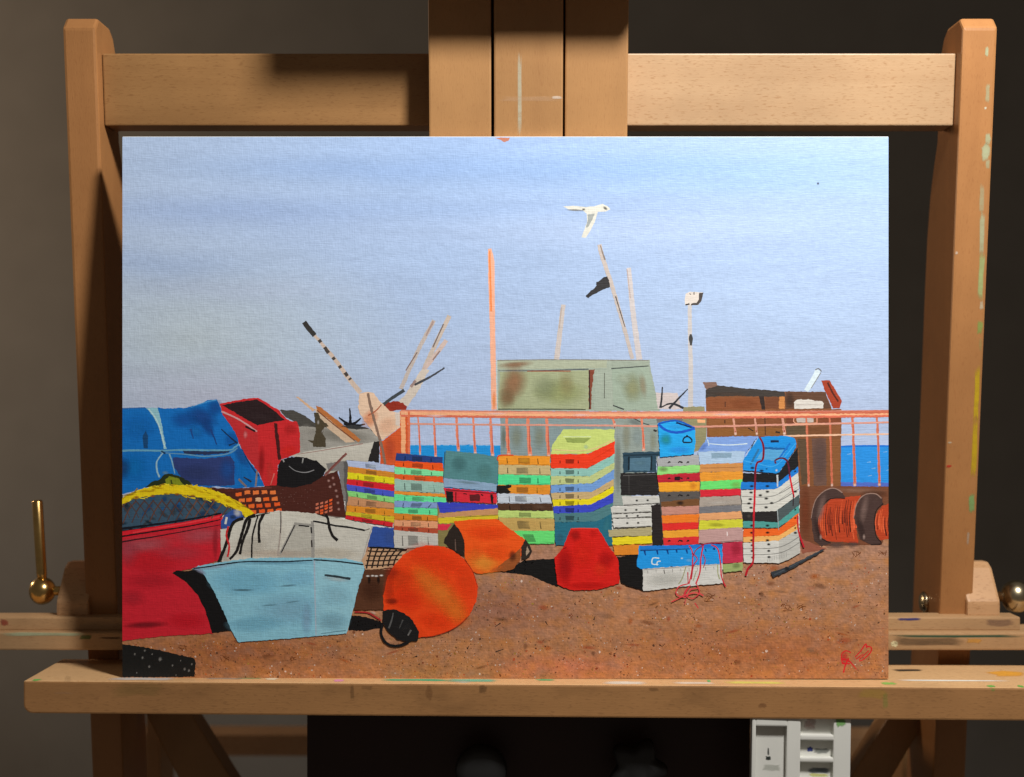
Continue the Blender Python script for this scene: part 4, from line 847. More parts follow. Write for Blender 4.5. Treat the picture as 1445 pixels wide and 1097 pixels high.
redb = Motif('painted_red_boat', None, 'red rowing boat loaded with nets at the lower left')
redb.poly('B', [(30, 50), (300, 20), (745, -70), (742, 100), (735, 250), (550, 312), (400, 340), (440, 372), (500, 412), (580, 500), (630, 600), (686, 768), (300, 792), (30, 826)], (196, 34, 48))
for a in ((600, 80, 200, 70, -4, (182, 82, 94), .75), (200, 150, 220, 60, -6, (178, 88, 98), .8), (90, 200, 80, 100, 0, (176, 70, 84), .75), (260, 270, 200, 80, 0, (206, 34, 46), .8), (450, 200, 200, 60, 0, (188, 62, 76), .6), (210, 710, 160, 24, -3, (120, 24, 34), .9), (500, 680, 140, 60, 0, (204, 28, 44), .7), (120, 520, 100, 60, 0, (176, 40, 54), .6), (250, 400, 200, 60, 0, (182, 34, 48), .6)):
    redb.smudge('B', *a)
redb.poly('A', [(30, 1048), (300, 1010), (560, 964), (745, 922), (746, 958), (560, 1000), (300, 1042), (30, 1088)], (212, 32, 46)); redb.stroke('A', [(30, 1090), (260, 1052), (520, 1012), (735, 966)], 2.4, (40, 18, 24), (1, .6)); redb.stroke('A', [(30, 1048), (300, 1008), (560, 966), (740, 926)], 1.8, (46, 24, 30), (1.4, .4)); redb.stroke('B', [(30, 132), (140, 112), (280, 90), (600, 30), (738, 5)], 1.8, (52, 20, 28), (1.2, .4))
redb.stroke('A', [(120, 1060), (400, 1010), (730, 946)], 2.0, (222, 60, 66)); redb.smudge('B', 700, 130, 20, 130, 0, (160, 36, 48), .8)
lpn = Motif('painted_blue_net', redb, 'dark blue-grey fishing net heaped in the red boat')
lpn.poly('A', [(25, 860), (140, 822), (260, 796), (430, 780), (560, 786), (720, 818), (800, 880), (830, 920), (745, 926), (560, 966), (300, 1010), (25, 1046)], (56, 82, 102))
for t in range(30):
    a, b = random.uniform(40, 740), random.uniform(815, 1000)
    if b < 1040 - a * 0.14: lpn.smudge('A', a, b, random.uniform(20, 50), random.uniform(10, 24), random.uniform(-60, 60), random.choice([(36, 96, 150), (28, 36, 46), (34, 58, 92), (60, 66, 70), (24, 70, 120)]), .8)
for t in range(14):
    x = 30 + t * 62; lpn.stroke('A', [(x + 50, 815 + abs(t - 7) * 4), (x, 900), (x - 40, 1000 - t * 4)], 2.2, random.choice([(96, 66, 58), (82, 62, 60), (110, 76, 62)]), (1, .7), .85)
    if t < 11: lpn.stroke('A', [(x - 20, 830), (x + 40, 900), (x + 70, 960 - t * 3)], 1.8, (84, 64, 60), (1, .6), .8)
lpn.stroke('A', [(25, 1035), (300, 998), (560, 956), (740, 920)], 3.2, (22, 24, 34), (1, .5), .9)
yel = Motif('painted_yellow_roll', redb, 'bright yellow net edge arching over the blue net')
yel.poly('A', [(205, 742), (250, 706), (300, 690), (340, 650), (390, 648), (440, 662), (500, 690), (540, 724), (400, 730)], (38, 48, 26)); yel.poly('A', [(345, 690), (372, 664), (400, 668), (440, 680), (476, 724), (350, 728)], (122, 134, 32)); yel.stroke('A', [(385, 690), (392, 722)], 2.4, (60, 70, 24))
yel.poly('A', [(25, 836), (90, 790), (160, 758), (250, 738), (340, 724), (480, 724), (560, 730), (640, 744), (760, 788), (880, 848), (974, 920), (940, 936), (908, 948), (830, 884), (760, 856), (690, 834), (540, 802), (400, 784), (240, 800), (120, 826), (25, 872)], (222, 196, 24))
for t in range(70):           # ragged strands along both edges
    u = random.random(); a = 30 + 930 * u
    e = [(25, 836), (160, 758), (340, 724), (560, 730), (760, 788), (974, 920)] if random.random() < .45 else [(25, 868), (120, 826), (400, 784), (690, 834), (830, 884), (940, 945)]
    for q0, q1 in zip(e, e[1:]):
        if q0[0] <= a <= q1[0]:
            b = q0[1] + (q1[1] - q0[1]) * (a - q0[0]) / (q1[0] - q0[0]); sl = (q1[1] - q0[1]) / (q1[0] - q0[0])
            yel.stroke('A', [(a - 14, b - 14 * sl + random.uniform(-8, 8)), (a + random.uniform(8, 26), b + 16 * sl + random.uniform(-12, 12))], random.uniform(1.2, 2.4), random.choice([(222, 196, 24), (196, 164, 20), (236, 212, 50), (150, 120, 24)]), (.5, 1))
for t in range(22):
    u = random.uniform(0, 1); a = 60 + 860 * u; b = 785 - 58 * math.sin(min(1, u * 1.5) * math.pi / 2) + max(0, u - .55) * 340
    yel.smudge('A', a, b + random.uniform(-10, 24), random.uniform(14, 40), random.uniform(4, 9), -14 + u * 45, random.choice([(186, 150, 18), (240, 214, 40), (206, 172, 22), (160, 128, 20)]), .8)
for a, b in ((145, 812), (258, 804), (432, 790), (540, 800), (680, 826)): yel.smudge('A', a, b, 20, 10, 0, (150, 84, 40), .9)

# --- blue boat in front
bt = Motif('painted_blue_boat', None, 'pale blue boat with off-white cabin and black ropes')
sh = Motif('painted_boat_shadow', bt); sh.poly('B', [(400, 345), (440, 326), (500, 332), (560, 322), (640, 345), (740, 460), (820, 640), (872, 748), (740, 756), (682, 768), (630, 600), (580, 500), (500, 410)], (20, 19, 20)); sh = Motif('painted_boat_shadow', bt); sh.poly('F', [(28, 738), (140, 752), (262, 792), (258, 832), (190, 836), (150, 852), (15, 845)], (20, 19, 20))
cb = Motif('painted_cabin', bt)
cb.poly('E', [(214, 238), (260, 222), (320, 182), (450, 132), (620, 104), (740, 110), (870, 124), (950, 140), (1100, 164), (1282, 206), (1262, 270), (1245, 332), (1212, 470), (870, 456), (420, 456), (225, 468), (214, 300)], (200, 198, 187))
cb.poly('E', [(236, 140), (300, 98), (360, 110), (376, 156), (300, 190), (256, 232), (216, 232), (216, 180)], (48, 82, 152)); cb.smudge('E', 330, 120, 30, 26, 30, (196, 200, 206), .9); cb.stroke('E', [(256, 150), (246, 200)], 3.2, (206, 206, 200)); cb.smudge('E', 300, 150, 24, 16, 0, (40, 60, 90), .9)
cb.poly('E', [(728, 192), (850, 202), (858, 436), (615, 436), (650, 350)], (176, 174, 164), 0.5); cb.poly('E', [(872, 182), (1060, 214), (1276, 240), (1205, 464), (872, 446)], (192, 190, 180), 0.5)
for a in ((560, 300, 130, 130, 0, (210, 206, 196), .7), (420, 350, 120, 80, 0, (190, 184, 174), .6), (600, 405, 300, 30, 0, (196, 180, 164), .6), (1000, 400, 200, 40, 3, (198, 190, 174), .7), (900, 150, 200, 22, 6, (212, 210, 200), .8), (250, 420, 40, 60, 0, (180, 166, 156), .7)): cb.smudge('E', *a)
G2 = (150, 148, 142)
for pts, w, c in (([(632, 104), (636, 210), (616, 420)], 2.0, (160, 150, 142)), ([(636, 112), (634, 262)], 1.2, (70, 66, 64)), ([(738, 200), (690, 290), (632, 408)], 3.2, G2), ([(733, 206), (690, 296), (640, 398)], 1.5, (36, 36, 38)), ([(730, 192), (850, 204)], 3.0, G2), ([(760, 206), (835, 214)], 2.0, (30, 30, 32)), ([(856, 176), (862, 300), (862, 440)], 4.4, G2),
                  ([(848, 218), (852, 262)], 1.8, (24, 24, 26)), ([(852, 310), (854, 360)], 1.8, (40, 30, 30)), ([(862, 176), (930, 188), (1020, 208), (1110, 218), (1225, 240)], 2.4, (28, 28, 30)), ([(1278, 212), (1242, 320), (1204, 460)], 1.6, (170, 164, 156)), ([(1225, 240), (1260, 228)], 1.4, (120, 116, 110))):
    cb.stroke('E', pts, w, c)
B_ = (28, 25, 24)
for pts, w, tp in (([(372, 158), (318, 178), (285, 222), (256, 330), (204, 464)], 4.4, (1, 1)), ([(458, 140), (400, 160), (374, 230), (340, 350), (320, 400), (278, 446)], 4.6, (1, .8)), ([(420, 160), (400, 240), (368, 320), (350, 412)], 4.6, (1, .7)), ([(474, 142), (452, 220), (436, 300), (432, 436)], 2.8, (.8, .8)), ([(516, 126), (486, 190), (482, 260), (486, 330)], 4.0, (1, .9)), ([(948, 130), (966, 160), (976, 220), (1000, 280), (1034, 312)], 3.8, (.9, 1.1)), ([(460, 140), (560, 118)], 2.2, (1, .4)), ([(890, 126), (950, 142)], 2.2, (.4, 1))):
    Motif('painted_rope', bt).stroke('E', pts, w, B_, tp)
Motif('painted_rope', bt, 'thin red rope on the cabin').stroke('E', [(268, 215), (254, 280), (274, 350), (264, 430)], 2.6, (196, 40, 44))
hl = Motif('painted_hull', bt)
hl.poly('E', [(14, 514), (60, 492), (200, 470), (410, 440), (600, 434), (870, 434), (1100, 442), (1228, 470), (1222, 520), (1190, 640), (1150, 780), (1100, 968), (880, 985), (600, 1010), (340, 1028), (300, 960), (240, 820), (180, 690), (90, 540), (40, 518)], (132, 188, 208))
hl.poly('E', [(872, 452), (1100, 462), (1222, 486), (1190, 640), (1150, 780), (1100, 966), (888, 984)], (142, 192, 208), 0.5)
for a in ((400, 600, 260, 100, 0, (126, 190, 214), .8), (700, 800, 240, 120, 0, (138, 182, 202), .6), (460, 900, 200, 60, -3, (122, 182, 204), .7), (760, 580, 120, 60, 0, (138, 196, 220), .7), (1000, 880, 120, 70, 0, (128, 172, 188), .7), (1020, 700, 120, 80, 0, (150, 194, 208), .6), (370, 662, 80, 9, 0, (78, 112, 124), .85), (690, 630, 60, 7, -4, (84, 118, 130), .8), (560, 768, 60, 6, -4, (86, 122, 134), .7), (720, 745, 60, 5, -8, (90, 124, 136), .7), (820, 870, 40, 120, 0, (140, 178, 204), .7), (180, 500, 140, 14, -8, (160, 180, 196), .7), (75, 530, 50, 16, 30, (150, 156, 180), .8), (600, 470, 300, 14, 0, (112, 164, 186), .7)): hl.smudge('E', *a)
hl.stroke('E', [(24, 512), (120, 500), (230, 482), (400, 462), (640, 462), (860, 452)], 1.9, (30, 40, 50), (1, .9)); hl.stroke('E', [(866, 448), (1040, 460), (1216, 482)], 2.1, (26, 32, 38)); hl.stroke('E', [(872, 454), (878, 700), (886, 980)], 2.2, (164, 184, 200), (1, .8), .9)
hl.smudge('E', 1030, 582, 100, 22, 5, (176, 196, 200), .9); hl.stroke('E', [(944, 556), (1030, 566), (1126, 582)], 3.0, (44, 56, 62), (.9, 1.1)); hl.stroke('E', [(920, 968), (1095, 945)], 2.0, (104, 146, 160), (.5, 1), .7)

# --- small boxes between boat and buoys
nb = Motif('painted_netted_box', None, 'brown box with tan netting on top behind the orange buoy')
nb.poly('F', [(128, 412), (300, 418), (330, 400), (300, 500), (270, 700), (52, 702), (62, 640), (82, 560)], (86, 52, 34)); nb.smudge('F', 180, 560, 90, 90, 0, (72, 40, 26), .7); nb.smudge('F', 160, 490, 12, 30, 0, (32, 20, 16), .9); nb.smudge('F', 225, 490, 12, 30, 0, (32, 20, 16), .9)
for a, b in ((150, 462), (184, 460), (210, 462), (245, 458)): nb.smudge('F', a, b, 14, 7, 0, (226, 220, 214), .95)
nb.poly('F', [(160, 258), (330, 264), (432, 280), (390, 330), (330, 402), (220, 412), (135, 416), (108, 350)], (192, 154, 120))
for a, b in ((0, 0), (1, 0), (2, 0), (3, 0), (4, 0), (5, 0)): nb.stroke('F', [(175 + a * 44, 266 + a * 2), (158 + a * 38, 330), (140 + a * 38, 410 - a * 4)], 2.2, (40, 30, 26))
for b in range(4): nb.stroke('F', [(150 - b * 6, 285 + b * 34), (240, 290 + b * 32), (420 - b * 28, 282 + b * 32)], 1.8, (46, 34, 28))
nb.stroke('F', [(160, 260), (300, 266), (425, 276)], 2.6, (26, 22, 20)); ground.stroke('F', [(60, 715), (150, 720), (190, 740), (245, 775)], 2.0, (168, 40, 44)); ground.smudge('F', 190, 720, 26, 10, 20, (214, 190, 180), .7)

# --- buoys
sh2 = Motif('painted_shadow', None, 'black shadow between the orange buoy and the red cone')
sh2.poly('F', [(985, 432), (1090, 420), (1210, 372), (1250, 352), (1360, 344), (1480, 340), (1480, 540), (1400, 510), (1290, 458), (1130, 440)], (22, 21, 21), 0.8); sh2.poly('N', [(0, 338), (110, 338), (124, 502), (200, 540), (150, 525), (0, 468)], (22, 21, 21), 0.8)
sh2 = Motif('painted_shadow', None, 'black shadow right of the red cone')
sh2.poly('N', [(532, 320), (600, 305), (672, 298), (672, 385), (708, 400), (714, 546), (620, 520), (560, 496), (545, 420)], (22, 21, 21), 0.8)
b2 = Motif('painted_buoy', None, 'smaller orange buoy lying in front of the crates')
b2.poly('F', [(752, 76), (830, 68), (900, 62), (1060, 60), (1120, 110), (1190, 160), (1252, 206), (1232, 262), (1220, 340), (1170, 412), (1050, 430), (930, 447), (890, 430), (830, 340), (824, 210)], (236, 84, 24))
for a in ((960, 370, 140, 80, 18, (246, 146, 52), .95), (1000, 160, 160, 60, 0, (232, 74, 22), .7), (1050, 290, 90, 60, 0, (234, 88, 26), .7), (900, 300, 60, 60, 30, (238, 104, 34), .7)): b2.smudge('F', *a)
b2.poly('F', [(1040, 424), (1080, 380), (1150, 330), (1222, 262), (1222, 340), (1172, 412), (1100, 430)], (152, 84, 42), 1.0, 0.9); b2.smudge('F', 1165, 320, 30, 40, 0, (90, 44, 26), .9); b2.smudge('F', 1060, 410, 60, 16, -20, (196, 100, 44), .8)
cp = Motif('painted_buoy_cap', b2); cp.poly('F', [(753, 94), (780, 120), (806, 160), (830, 230), (826, 328), (800, 312), (760, 292), (684, 226), (690, 190), (716, 146)], (42, 33, 28)); cp.stroke('F', [(762, 200), (766, 282)], 2.0, (110, 88, 78), (.5, 1), .8); cp = Motif('painted_buoy_cap', b2); cp.poly('F', [(1256, 203), (1285, 245), (1303, 284), (1284, 322), (1256, 345), (1228, 346), (1226, 262)], (46, 39, 34)); cp.poly('F', [(1268, 252), (1284, 288), (1262, 320), (1258, 290)], (160, 140, 120), 0.4)
rc = Motif('painted_red_cone', None, 'bright red cone-shaped buoy standing upright')
rc.poly('N', [(220, 122), (300, 118), (402, 122), (434, 170), (472, 238), (512, 290), (542, 340), (550, 496), (430, 532), (350, 542), (220, 542), (160, 520), (128, 498), (108, 320), (165, 258), (190, 190)], (206, 30, 24))
for a in ((180, 380, 60, 130, 0, (168, 20, 22), .85), (300, 300, 90, 110, 0, (222, 40, 26), .8), (420, 400, 60, 60, 0, (224, 50, 30), .8), (250, 170, 40, 40, 30, (160, 24, 22), .8), (460, 330, 60, 60, 30, (180, 22, 22), .8), (330, 510, 150, 24, 0, (190, 24, 22), .7), (370, 160, 30, 30, 0, (196, 30, 26), .6)): rc.smudge('N', *a)
rc.stroke('N', [(225, 124), (310, 122), (400, 124)], 1.6, (226, 60, 46)); rc.stroke('N', [(168, 262), (190, 250)], 1.4, (150, 20, 20))
b1 = Motif('painted_buoy', None, 'large round orange buoy with a black cap and ring in the foreground')
b1.poly('F', [(495, 262), (560, 245), (630, 248), (690, 256), (760, 290), (830, 345), (890, 430), (924, 540), (912, 640), (860, 742), (800, 802), (720, 850), (600, 886), (505, 896), (440, 800), (370, 720), (262, 706), (260, 600), (283, 480), (330, 390), (400, 310)], (224, 66, 20))
for a in ((620, 340, 200, 90, 20, (226, 64, 20), .8), (620, 550, 270, 140, 44, (236, 96, 30), .8), (560, 490, 140, 70, 42, (238, 120, 40), .7), (680, 600, 200, 90, 44, (240, 126, 44), .75), (770, 720, 130, 80, 50, (240, 118, 38), .75), (380, 480, 90, 90, 0, (208, 62, 20), .8), (420, 620, 120, 90, 20, (216, 54, 18), .7), (320, 640, 50, 24, 0, (120, 30, 16), .85), (320, 440, 50, 60, 30, (150, 40, 20), .6), (840, 500, 70, 130, -20, (224, 70, 24), .7), (620, 780, 120, 60, 10, (226, 66, 20), .7), (300, 560, 40, 110, 0, (186, 54, 22), .7)): b1.smudge('F', *a)
b1.stroke('F', [(520, 892), (620, 882), (720, 848), (800, 800), (850, 750)], 1.4, (166, 50, 26), (.5, 1), .8); b1.stroke('F', [(830, 348), (886, 430), (920, 540)], 1.2, (150, 44, 24), (1, .5), .7)
cp = Motif('painted_buoy_cap', b1); cp.poly('F', [(258, 706), (330, 694), (400, 720), (450, 756), (484, 806), (512, 862), (502, 918), (440, 926), (360, 908), (290, 852), (256, 792)], (26, 25, 26)); cp.stroke('F', [(330, 720), (320, 770), (300, 830)], 2.6, (96, 96, 96), (.5, 1), .8); cp.stroke('F', [(398, 770), (372, 830)], 2.4, (84, 84, 84), (1, .5), .8); cp.stroke('F', [(455, 842), (432, 880)], 3.0, (120, 118, 116), (1, .5), .8); cp.smudge('F', 420, 820, 50, 50, 30, (42, 41, 42), .7)
cp.stroke('F', [(252, 800), (246, 870), (272, 924), (320, 952), (378, 950), (440, 925)], 3.4, (22, 22, 24), (1, 1.2))

# --- low blue-and-white box with red line
lb = Motif('painted_low_box', None, 'low blue and white fish box draped with red line')
k = Motif('painted_crate', lb); k.poly('N', [(704, 396), (1000, 376), (1246, 360), (1250, 496), (960, 520), (710, 548)], (202, 202, 197)); k.smudge('N', 860, 470, 140, 50, -3, (190, 190, 184), .7)
for t in range(9): k.stroke('N', [(740 + t * 56, 408 - t * 3), (742 + t * 56, 430 - t * 3)], 1.0, (140, 138, 134), (1, .5), .9)
k.stroke('N', [(712, 404), (1000, 384), (1240, 368)], 1.2, (150, 150, 150), (1, .6)); k.stroke('N', [(850, 404), (855, 432)], 1.5, (110, 108, 104))
k = Motif('painted_crate', lb); k.poly('N', [(682, 240), (960, 238), (1246, 230), (1248, 362), (1000, 376), (694, 398), (666, 382), (676, 300)], (32, 146, 222)); k.poly('N', [(682, 240), (960, 238), (1246, 230), (1244, 256), (1000, 258), (690, 270)], (30, 116, 204)); k.stroke('N', [(690, 272), (860, 268), (1030, 262)], 1.6, (16, 44, 96), (1, .6))
for a, b in ((722, 292), (806, 286), (876, 284), (936, 274), (1006, 280), (1132, 268), (1190, 256)): k.stroke('N', [(a - 4, 268), (a, b), (a + 4, b + 14)], 2.4, (16, 60, 130), (1.2, .6))
k.stroke('N', [(818, 326), (776, 324), (770, 364), (802, 366), (806, 348), (828, 346)], 1.6, (212, 226, 236), (1, 1)); k.stroke('N', [(800, 372), (812, 368)], 1.2, (212, 226, 236)); k.smudge('N', 972, 326, 9, 7, 0, (206, 226, 240), .9); k.smudge('N', 1020, 340, 24, 12, 0, (120, 190, 235), .7); k.smudge('N', 1140, 340, 40, 12, -6, (80, 170, 230), .7)
ln = Motif('painted_red_line', lb); R = (200, 44, 58)
for pts, w, c in (([(1098, 236), (1160, 224), (1240, 222)], 1.6, (150, 26, 50)), ([(1020, 240), (1044, 290), (1040, 400), (1020, 500)], 1.7, R), ([(1040, 290), (1076, 330), (1050, 376), (1036, 470)], 1.5, (170, 34, 54)), ([(1120, 236), (1068, 270), (1044, 320)], 1.4, (140, 30, 60)), ([(1116, 240), (1100, 330), (1094, 420), (1066, 500)], 2.0, R), ([(1170, 234), (1214, 262), (1234, 360), (1240, 450), (1268, 520)], 1.8, R), ([(1116, 300), (1130, 340), (1118, 390)], 1.3, (160, 34, 54)),
                  ([(1010, 500), (950, 520), (934, 570), (1000, 590), (1030, 540), (1080, 530)], 1.6, (212, 66, 74)), ([(1020, 520), (980, 580), (900, 622)], 1.5, (206, 60, 66)), ([(960, 590), (1060, 560), (1118, 580)], 1.7, (214, 70, 76)), ([(1070, 500), (1090, 560), (1040, 600), (990, 560), (1030, 510)], 1.4, (208, 58, 68)), ([(1000, 600), (990, 640)], 1.2, (190, 80, 80)), ([(1060, 630), (1084, 668)], 1.5, (200, 56, 62)), ([(1012, 420), (1014, 500)], 1.4, (190, 60, 70)), ([(1000, 380), (975, 460), (950, 500)], 1.3, (150, 150, 110)), ([(1070, 410), (1048, 480)], 1.2, (150, 156, 116)), ([(1214, 370), (1216, 430), (1228, 468)], 1.6, (160, 166, 124))):
    ln.stroke('N', pts, w, c)

# --- foreground marks
fg = Motif('painted_plank', None, 'dark plank lying on the shingle at right'); fg.poly('Q', [(617, 212), (680, 196), (725, 180), (830, 128), (950, 68), (962, 74), (860, 130), (762, 190), (700, 218), (632, 252)], (50, 56, 62)); fg.stroke('Q', [(640, 230), (720, 192), (930, 80)], 2.0, (76, 84, 92), (1, .4), .8); fg.smudge('Q', 720, 192, 20, 14, -20, (24, 26, 30), .8)
bs = Motif('painted_corner_shadow', None, 'black flecked wedge in the lower left corner'); bs.poly('B', [(30, 842), (180, 862), (300, 884), (420, 912), (548, 940), (566, 966), (560, 1072), (400, 1076), (30, 1076)], (26, 26, 25), 1.0)
for a, b, r in ((140, 915, 7), (195, 940, 9), (318, 950, 13), (210, 890, 7), (262, 915, 6), (242, 1002, 9), (405, 994, 7), (462, 960, 5), (490, 1020, 9), (520, 1030, 9), (155, 1045, 5), (430, 1062, 5), (540, 985, 7)): bs.smudge('B', a, b, r, r * 1.3, 20, (130, 128, 124), .75)
sg = Motif('painted_signature', None, 'red painted initials in the lower right corner'); R = (206, 38, 44)
sg.smudge('Q', 1085, 760, 26, 46, 10, (196, 56, 52), .8)
for pts, w, tp in (([(1078, 856), (1090, 810), (1112, 764)], 2.4, (.8, 1)), ([(1068, 770), (1112, 780), (1162, 836)], 2.4, (1.2, .4)), ([(1072, 800), (1066, 740), (1096, 716), (1126, 730)], 2.2, (.6, .8)), ([(1070, 796), (1120, 800)], 2.4, (1, .6)), ([(1152, 758), (1190, 716), (1222, 672), (1226, 700)], 2.0, (.8, 1)), ([(1226, 690), (1254, 694), (1250, 728), (1196, 778), (1180, 772), (1240, 716)], 2.0, (1, .6)), ([(1160, 770), (1204, 736)], 1.8, (1, .6))): sg.stroke('Q', pts, w, R, tp, .9)

# --- flecks on the shingle: too many to count
fl = Motif('painted_flecks', None); fl.o['kind'] = 'stuff'
FC = [(222, 200, 186), (206, 190, 178), (64, 44, 36), (80, 56, 42), (120, 66, 34), (126, 60, 34), (196, 104, 50), (176, 80, 44), (112, 72, 44), (152, 110, 50), (98, 52, 34), (172, 138, 62)]
def fleck(x, y, r, c, a=0.9):
    n = 6; an = random.uniform(0, 3.14); e = random.uniform(0.4, 1.0); pts = []
    for k in range(n):
        t = 2 * math.pi * k / n; rr = r * random.uniform(0.6, 1.2)
        u, v = rr * math.cos(t), rr * e * math.sin(t)
        pts.append((x + u * math.cos(an) - v * math.sin(an), y + u * math.sin(an) + v * math.cos(an)))
    fl.add(pts, [tuple(range(n))], [fl.col(c, a)] * n, True, 3 if fl_low else 40)
fl_low = True
for t in range(6000):
    x = random.uniform(190, 1250); y = 790 + 166 * random.random() ** 0.8
    if x < 500 and y < 900 + (500 - x) * 0.02: continue
    if noise.noise((x * 0.02, y * 0.04, 4)) + random.uniform(-.3, .5) < 0: continue
    fleck(x, y, random.choice([0.5, 0.7, 0.7, 0.9, 1.2]) * (1.1 if random.random() < .85 else 1.7), random.choice(FC), random.uniform(.5, .95))
for m in MOTIFS: m.build()

# ------------------------------------------------------------------ dried paint on the easel
def smear(name, parent, pts, c, y, xf=None, a=0.9, flat=False, label=None):
    """thin dab of dried paint following a surface; pts are an outline in metres (x,z) or, flat, (x,y)"""
    cx = sum(p[0] for p in pts) / len(pts); cz = sum(p[1] for p in pts) / len(pts)
    V, F, CO = [], [], []; n0 = []
    for i, p in enumerate(pts):
        q = pts[(i + 1) % len(pts)]
        for k in range(5): n0.append((p[0] + (q[0] - p[0]) * k / 5, p[1] + (q[1] - p[1]) * k / 5))
    n = len(n0); l = lin(c)
    hx = max(abs(p[0] - cx) for p in pts); hz_ = max(abs(p[1] - cz) for p in pts); sd = random.uniform(0, 99)
    n0 = []
    for k in range(n):
        t = 2 * math.pi * k / n; ct, st = math.cos(t), math.sin(t); e = 0.42 if max(hx, hz_) > 2.2 * min(hx, hz_) else 0.8
        rr = 1 + 0.28 * noise.noise((ct * 1.7, st * 1.7, sd)) + 0.3 * noise.noise((ct * 5, st * 5, sd + 9))
        u = hx * math.copysign(abs(ct) ** e, ct) * rr; w_ = hz_ * math.copysign(abs(st) ** e, st) * rr
        if hz_ > 3 * hx: w_ = hz_ * math.copysign(abs(st) ** e, st) * (0.8 + 0.2 * rr)
        if hx > 3 * hz_: u = hx * math.copysign(abs(ct) ** e, ct) * (0.8 + 0.2 * rr)
        n0.append((cx + u, cz + w_))
    V.append((cx, cz)); CO.append((*l, a))
    for s, al in ((0.7, a * 0.85), (1.0, 0.0)):
        for p in n0:
            w = 1 + 0.22 * noise.noise((p[0] * 900, p[1] * 900, s))
            V.append((cx + (p[0] - cx) * s * w, cz + (p[1] - cz) * s * w)); CO.append((*l, al))
    for k in range(n):
        j = (k + 1) % n; F.append((0, 1 + k, 1 + j)); F.append((1 + k, 1 + n + k, 1 + n + j, 1 + j))
    P = [Vector((u, w, y)) if flat else Vector((u, y, w)) for u, w in V]
    if xf: P = [xf(p) for p in P]
    me = bpy.data.meshes.new(name); me.from_pydata([tuple(p) for p in P], [], F); me.update()
    at = me.color_attributes.new('Col', 'FLOAT_COLOR', 'POINT'); at.data.foreach_set('color', [v for q in CO for v in q])
    return link(name, me, SMEAR, parent)
def rect(x0, y0, x1, y1, yy): return [(X(x0, yy), Z(y0, yy)), (X(x1, yy), Z(y0, yy)), (X(x1, yy), Z(y1, yy)), (X(x0, yy), Z(y1, yy))]
def on_right(dx0, dx1, y0, y1, c, a=0.9):
    """on the front of the right upright; dx measured in mm from its outer edge"""
    yy = 0.01 + (y0 - 200) * 0.00005
    z0, z1 = Z(y0, yy), Z(y1, yy); x = 0.2695
    smear('paint_smear', ur, [(x - dx0 / 1e3, z0), (x - dx1 / 1e3, z0), (x - dx1 / 1e3, z1), (x - dx0 / 1e3, z1)], c, YU - 0.00012, frame, a * 0.75)
PG, PY = (184, 196, 158), (206, 176, 30)
for q in ((4.5, 6.5, 61, 76, PG), (2.8, 5.2, 113, 142, PG, .6), (4.2, 5.6, 147, 151, (214, 214, 190)), (1.2, 4.6, 184, 202, PG, .8), (1.2, 6.2, 198, 224, PG), (1.2, 3.6, 222, 236, PG, .6), (3.4, 6.2, 258, 300, PG, .5), (2.4, 5.4, 296, 360, PG, .8), (1.6, 5.2, 352, 424, (168, 190, 128)), (1.4, 3.4, 424, 436, (206, 200, 170), .7), (1.4, 4.4, 450, 472, (140, 170, 90), .8), (1.2, 3.0, 476, 496, (168, 160, 100), .4), (1.2, 4.8, 515, 600, PY), (1.2, 4.6, 590, 678, PY), (1.4, 5.0, 697, 726, (128, 176, 110)), (3.8, 5.2, 752, 772, (190, 186, 170), .5)):
    on_right(*q)
on_right(15.5, 19.0, 657, 661, (196, 40, 36)); on_right(16, 18.6, 624, 627, (206, 196, 170), .7); on_right(17, 18.6, 353, 358, (226, 214, 196), .7)
# mast streaks
smear('paint_smear', mast[1], [(X(731.5), Z(76)), (X(734.5), Z(76)), (X(736.5), Z(192)), (X(730.5), Z(192))], (206, 212, 190), MF - 0.0001, frame, .45)
smear('paint_smear', mast[1], [(X(704), Z(139)), (X(792), Z(135.5)), (X(792), Z(138.5)), (X(704), Z(142.5))], (214, 186, 158), MF - 0.00014, frame, .15)
smear('paint_smear', mast[1], [(X(778), Z(136)), (X(793), Z(135)), (X(793), Z(138)), (X(780), Z(139))], (230, 216, 200), MF - 0.00018, frame, .5)
